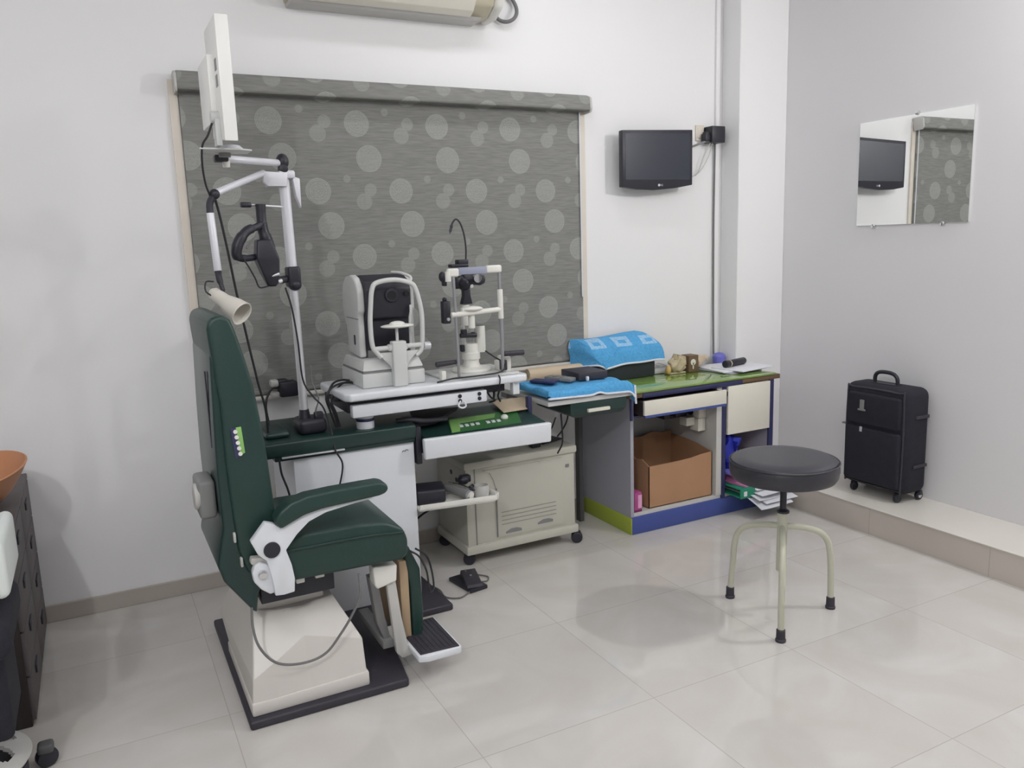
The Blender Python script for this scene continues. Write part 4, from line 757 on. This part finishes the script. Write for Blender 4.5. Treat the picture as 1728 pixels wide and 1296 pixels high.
# ------------------------------------------------------------------ examination chair
ch = thing('examination_chair', 'dark green examination chair with white arm on a cream moulded base', 'chair', (.52, 2.75, .03))
Yn, Yf = 2.52, 2.98
bk = [(.296, 1.24), (.294, 1.285), (.306, 1.308), (.335, 1.316), (.362, 1.305), (.374, 1.27), (.394, 1.19), (.414, 1.097), (.428, .97), (.435, .90), (.440, .813), (.446, .70), (.455, .58), (.44, .50), (.35, .50), (.325, .58), (.318, .70), (.312, .85), (.312, 1.05)]
MB().prism(bk, 'y', Yn, Yf, .020, 4).build('backrest', M['green'], ch)
MB().prism([(.297, 1.20), (.290, 1.0), (.286, .82), (.288, .66), (.266, .56), (.262, .535), (.272, .515), (.274, .49), (.352, .375), (.366, .362), (.374, .42), (.41, .50), (.40, .60), (.36, .9), (.33, 1.18)], 'y', Yn+.012, Yf-.012, .012, 3).build('back_shell', M['greenmetal'], ch)
MB().box(.2865, .2905, Yn+.09, Yn+.11, .90, 1.14).build('back_slot', M['black'], ch)
MB().box(.232, .285, 2.60, 2.74, .675, .80, .014, 3).build('rear_bracket', M['greypl'], ch)
MB().cyl((.222, 2.64, .745), (.24, 2.64, .745), .042, r=.006).build('rear_knob', M['acgrey'], ch)
kp = MB().prism([(.335, .973), (.366, .975), (.371, .893), (.342, .878)], 'y', Yn-.003, Yn+.002, .001).build('keypad', M['lime'], ch)
MB().prism([(.334, .973), (.350, .975), (.356, .885), (.342, .878)], 'y', Yn-.0038, Yn-.0028).build('keypad_strip', M['darkblue'], kp)
for i in range(5):
    z = .962-.0175*i; MB().cyl((.3475+.0022*i, Yn-.0035, z), (.3475+.0022*i, Yn-.008, z), .0062, n=14).build('button', M['warmwhite'], kp)
for (x, z) in ((.318, .628), (.332, .545)): MB().box(x-.004, x+.004, Yn-.001, Yn+.02, z-.016, z+.016, .003).build('side_badge', M['acgrey'], ch)
MB().prism([(.455, .455), (.85, .447), (.872, .465), (.872, .52), (.856, .560), (.80, .590), (.70, .602), (.52, .605), (.462, .580)], 'y', 2.502, 2.962, .022, 4).build('seat', M['green'], ch)
MB().tube([(.466, 2.500, .560), (.60, 2.499, .560), (.74, 2.499, .557), (.858, 2.501, .545)], .0035, sub=4).build('seat_seam', M['green'], ch)
MB().box(.385, .625, 2.56, 2.90, .375, .450, .004).build('seat_frame', M['black'], ch)
MB().box(.497, .525, 2.545, 2.565, .425, .452, .004).box(.56, .59, 2.545, 2.565, .430, .443, .003).build('frame_lug', M['warmwhite'], ch)
# arm
pad = [(.427, .679), (.447, .708), (.480, .731), (.531, .744), (.614, .748), (.713, .749), (.770, .749), (.791, .740), (.797, .722), (.785, .709), (.765, .704), (.677, .700), (.579, .695), (.521, .685), (.475, .666), (.446, .653)]
MB().prism(pad, 'y', 2.445, 2.515, .010, 3).build('arm_pad', M['green'], ch)
armp = [(.355, .624), (.402, .678), (.430, .668), (.447, .652), (.476, .664), (.522, .683), (.580, .693), (.677, .698), (.760, .702), (.74, .694), (.677, .688), (.590, .676), (.535, .656), (.495, .622), (.458, .578), (.472, .527), (.478, .48), (.474, .437), (.440, .434), (.414, .437), (.412, .47), (.406, .51), (.398, .555), (.385, .567), (.373, .580)]
armo = MB().prism(armp, 'y', 2.462, 2.492, .005, 2).build('arm_bracket', M['white'], ch)
MB().cyl((.415, 2.464, .589), (.415, 2.455, .589), .0255, n=32, r=.003).build('pivot_cap', M['black'], armo)
MB().prism([(.353, .520), (.360, .540), (.378, .550), (.400, .540), (.412, .51), (.425, .445), (.402, .440), (.375, .462), (.356, .49)], 'y', 2.475, 2.505, .005, 2).build('hinge_plate', M['white'], ch)
MB().cyl((.383, 2.478, .512), (.383, 2.462, .512), .0155, .013, n=24, r=.002).build('hinge_bolt', M['chrome'], ch)
MB().prism([(.352, .548), (.356, .565), (.40, .560), (.408, .535), (.385, .548), (.36, .54)], 'y', 2.485, 2.515, .003).build('hinge_cover', M['acgrey'], ch)
# moulded base
MB().loft([[(.318, 2.500, .030), (.706, 2.500, .030), (.706, 3.0, .030), (.318, 3.0, .030)], [(.318, 2.500, .074), (.706, 2.500, .080), (.706, 3.0, .080), (.318, 3.0, .074)]], .006).build('base_skirt', M['basebox'], ch)
b = MB(); B = bmesh.new()
def V(*p): return B.verts.new(p)
l0 = [V(.322, 2.508, .07), V(.40, 2.504, .07), V(.51, 2.504, .07), V(.700, 2.508, .07), V(.700, 2.99, .07), V(.51, 2.996, .07), (V(.322, 2.99, .07))]
l1 = [V(.330, 2.512, .150), V(.425, 2.516, .205), V(.505, 2.535, .250), V(.694, 2.515, .198), V(.694, 2.985, .200), V(.505, 2.98, .240), V(.300, 2.985, .21)]
l2 = [V(.366, 2.635, .330), V(.44, 2.620, .315), V(.52, 2.615, .315), V(.632, 2.635, .325), V(.632, 2.90, .325), V(.52, 2.91, .325), V(.350, 2.91, .34)]
n = 7
for A, Bq in ((l0, l1), (l1, l2)):
    for i in range(n): B.faces.new((A[i], A[(i+1) % n], Bq[(i+1) % n], Bq[i]))
B.faces.new(l0[::-1]); B.faces.new(l2)
bmesh.ops.bevel(B, geom=list(B.edges), offset=.004, segments=2, affect='EDGES', profile=.5, clamp_overlap=True)
b._merge(B); b.taper((.372, .610, 2.64, 2.89), (.378, .600, 2.65, 2.88), .29, .395, .010, 3)
b.build('base_cover', M['basebox'], ch, angle=12)
# footrest
MB().prism([(.886, .440), (.905, .455), (.945, .36), (.950, .20), (.940, .085), (.915, .075), (.905, .10), (.905, .30), (.895, .38)], 'y', 2.60, 2.93, .008, 3).build('calf_pad', M['green'], ch)
MB().box(.868, .900, 2.605, 2.92, .10, .40, .002).build('calf_board', M['tan'], ch)
MB().prism([(.755, .428), (.84, .420), (.835, .360), (.765, .345), (.757, .36)], 'y', 2.54, 2.60, .006, 3).build('leg_hinge', M['warmwhite'], ch)
MB().prism([(.800, .39), (.833, .39), (.850, .22), (.868, .11), (.895, .095), (.890, .068), (.845, .062), (.825, .085), (.815, .20)], 'y', 2.555, 2.58, .005, 2).build('footrest_arm', M['acgrey'], ch)
MB().prism([(.76, .36), (.79, .36), (.81, .20), (.83, .10), (.81, .09), (.78, .18)], 'y', 2.62, 2.66, .004).box(.79, .83, 2.60, 2.90, .09, .12, .003).build('footrest_strut', M['greypl'], ch)
fp = MB().prism([(.868, 2.455), (.90, 2.442), (1.018, 2.442), (1.030, 2.452), (1.030, 2.715), (.868, 2.715)], 'z', .084, .108, .006, 2).build('footplate', M['white'], ch)
fm = MB().prism([(.878, 2.462), (1.020, 2.452), (1.022, 2.705), (.878, 2.705)], 'z', .106, .112, .002)
for i in range(8): fm.box(.886+.017*i, .892+.017*i, 2.465, 2.70, .111, .1135)
fm.build('tread_mat', M['blackrub'], fp)
tag(MB().tube([(.345, 2.50, .40), (.342, 2.49, .34), (.352, 2.48, .28), (.385, 2.475, .225), (.43, 2.475, .195), (.50, 2.475, .185), (.56, 2.475, .20), (.61, 2.475, .25), (.655, 2.475, .31), (.685, 2.475, .37), (.69, 2.49, .44)], .0042).build('chair_cable', M['cable']), 'grey cable hanging in a deep loop in front of the chair base', 'cable')
tag(MB().tube([(.905, 2.585, .44), (.935, 2.58, .415), (.958, 2.575, .36), (.965, 2.575, .30), (.972, 2.575, .275), (.985, 2.58, .29), (.982, 2.585, .35), (.965, 2.585, .41), (.925, 2.585, .445)], .0035).build('strap_loop', M['blackcable']), 'thin black strap loop hanging from the seat front edge', 'strap')
# ------------------------------------------------------------------ left: drawer cabinet, orange cap, swivel chair
fc = thing('drawer_cabinet', 'dark drawer cabinet against the wall at the left edge', 'cabinet', (-.55, 3.29, 0))
MB().box(-.80, -.312, 2.87, 3.70, .0, .645, .003).build('body', M['darkside'], fc)
MB().box(-.81, -.300, 2.86, 3.705, .630, .650, .003).build('top', M['darkwood'], fc)
for c_ in range(2):
    for r_ in range(4):
        y0 = 2.875+.415*c_; z0 = .02+.153*r_
        d_ = MB().box(-.314, -.300, y0, y0+.405, z0, z0+.147, .002).build('drawer', M['darkwood'], fc)
        MB().box(-.3005, -.294, y0+.16, y0+.245, z0+.085, z0+.115, .003).build('handle', M['black'], d_)
oc = thing('orange_cap', 'orange moulded cover with upturned rim on the drawer cabinet', 'cover', (-.42, 3.3, .65))
def orf(u, v):
    a = 2*PI*u; r = .06+.115*v; return (-.43+r*math.cos(a)*1.0, 3.25+r*math.sin(a)*1.3, .655+.05*v+.075*v*v*(1+.35*math.cos(a-.6)))
MB().grid(orf, 40, 8, .006).cyl((-.43, 3.25, .651), (-.43, 3.25, .665), .06).build('rim', M['orange'], oc)
tag(MB().ball((-.425, 3.25, .735), .065, .06, .07).build('yellow_ball', M['yellow']), 'yellowish round object sitting in the orange cover', 'ball')
sw = thing('swivel_chair', 'office chair with pale backrest and white openwork base at the left edge', 'chair', (-.46, 2.45, 0))
MB().box(-.285, -.246, 2.20, 2.50, .69, .835, .020, 4).build('backrest', M['palegreen'], sw)
MB().box(-.62, -.27, 2.27, 2.64, .50, .60, .03, 4).build('seat', M['blackfab'], sw)
MB().box(-.40, -.300, 2.36, 2.62, .24, .70, .02, 3).build('support_and_seat_shade', M['blackfab'], sw)  # black box, carried lower to stand in for shadow under the seat
MB().cyl((-.47, 2.53, .10), (-.47, 2.53, .50), .03).build('column', M['black'], sw)
hub = MB()
R0, n_ = .185, 48
def hubz(r): return .175-.06*(r/R0)**2
B = bmesh.new()
bmesh.ops.create_circle(B, segments=64, radius=R0, cap_ends=True)
hub.bm.free(); hub.bm = bmesh.new(); B.free()
# perforated dish: annular sectors around the holes
rr = [.02, .04, .055] + [.0625+.0075*i for i in range(13)] + [.165, .185]
for i in range(120):
    for j in range(len(rr)-1):
        a0, a1 = 2*PI*i/120, 2*PI*(i+1)/120; am = (a0+a1)/2; rm = (rr[j]+rr[j+1])/2
        ph = ((am/(2*PI)*8) % 1) - .5
        if ((ph/.34)**2 + ((rm-.110)/.045)**2) < 1: continue
        q_ = [(-.47+r_*math.cos(a), 2.53+r_*math.sin(a), hubz(r_)) for r_, a in ((rr[j], a0), (rr[j+1], a0), (rr[j+1], a1), (rr[j], a1))]
        hub.bm.faces.new([hub.bm.verts.new(p_) for p_ in q_])
bmesh.ops.remove_doubles(hub.bm, verts=hub.bm.verts, dist=1e-5)
bmesh.ops.recalc_face_normals(hub.bm, faces=hub.bm.faces)
bmesh.ops.solidify(hub.bm, geom=list(hub.bm.faces), thickness=.012)
hub.build('openwork_base', M['acgrey'], sw)
MB().lathe([(0, .02), (.17, .02), (.17, .085), (.05, .135), (0, .135)], (-.47, 2.53, 0), 40).build('inner_base', M['blackrub'], sw)
for i in range(5):
    a = math.radians(22+72*i); x, y = -.47+.225*math.cos(a), 2.53+.225*math.sin(a)
    cw = MB().cyl((x-.016*math.sin(a), y+.016*math.cos(a), .030), (x+.016*math.sin(a), y-.016*math.cos(a), .030), .030, r=.006).build('castor', M['black'], sw)
    MB().box(x-.022, x+.022, y-.022, y+.022, .045, .075, .010, 3).build('castor_hood', M['darkgrey'], cw)
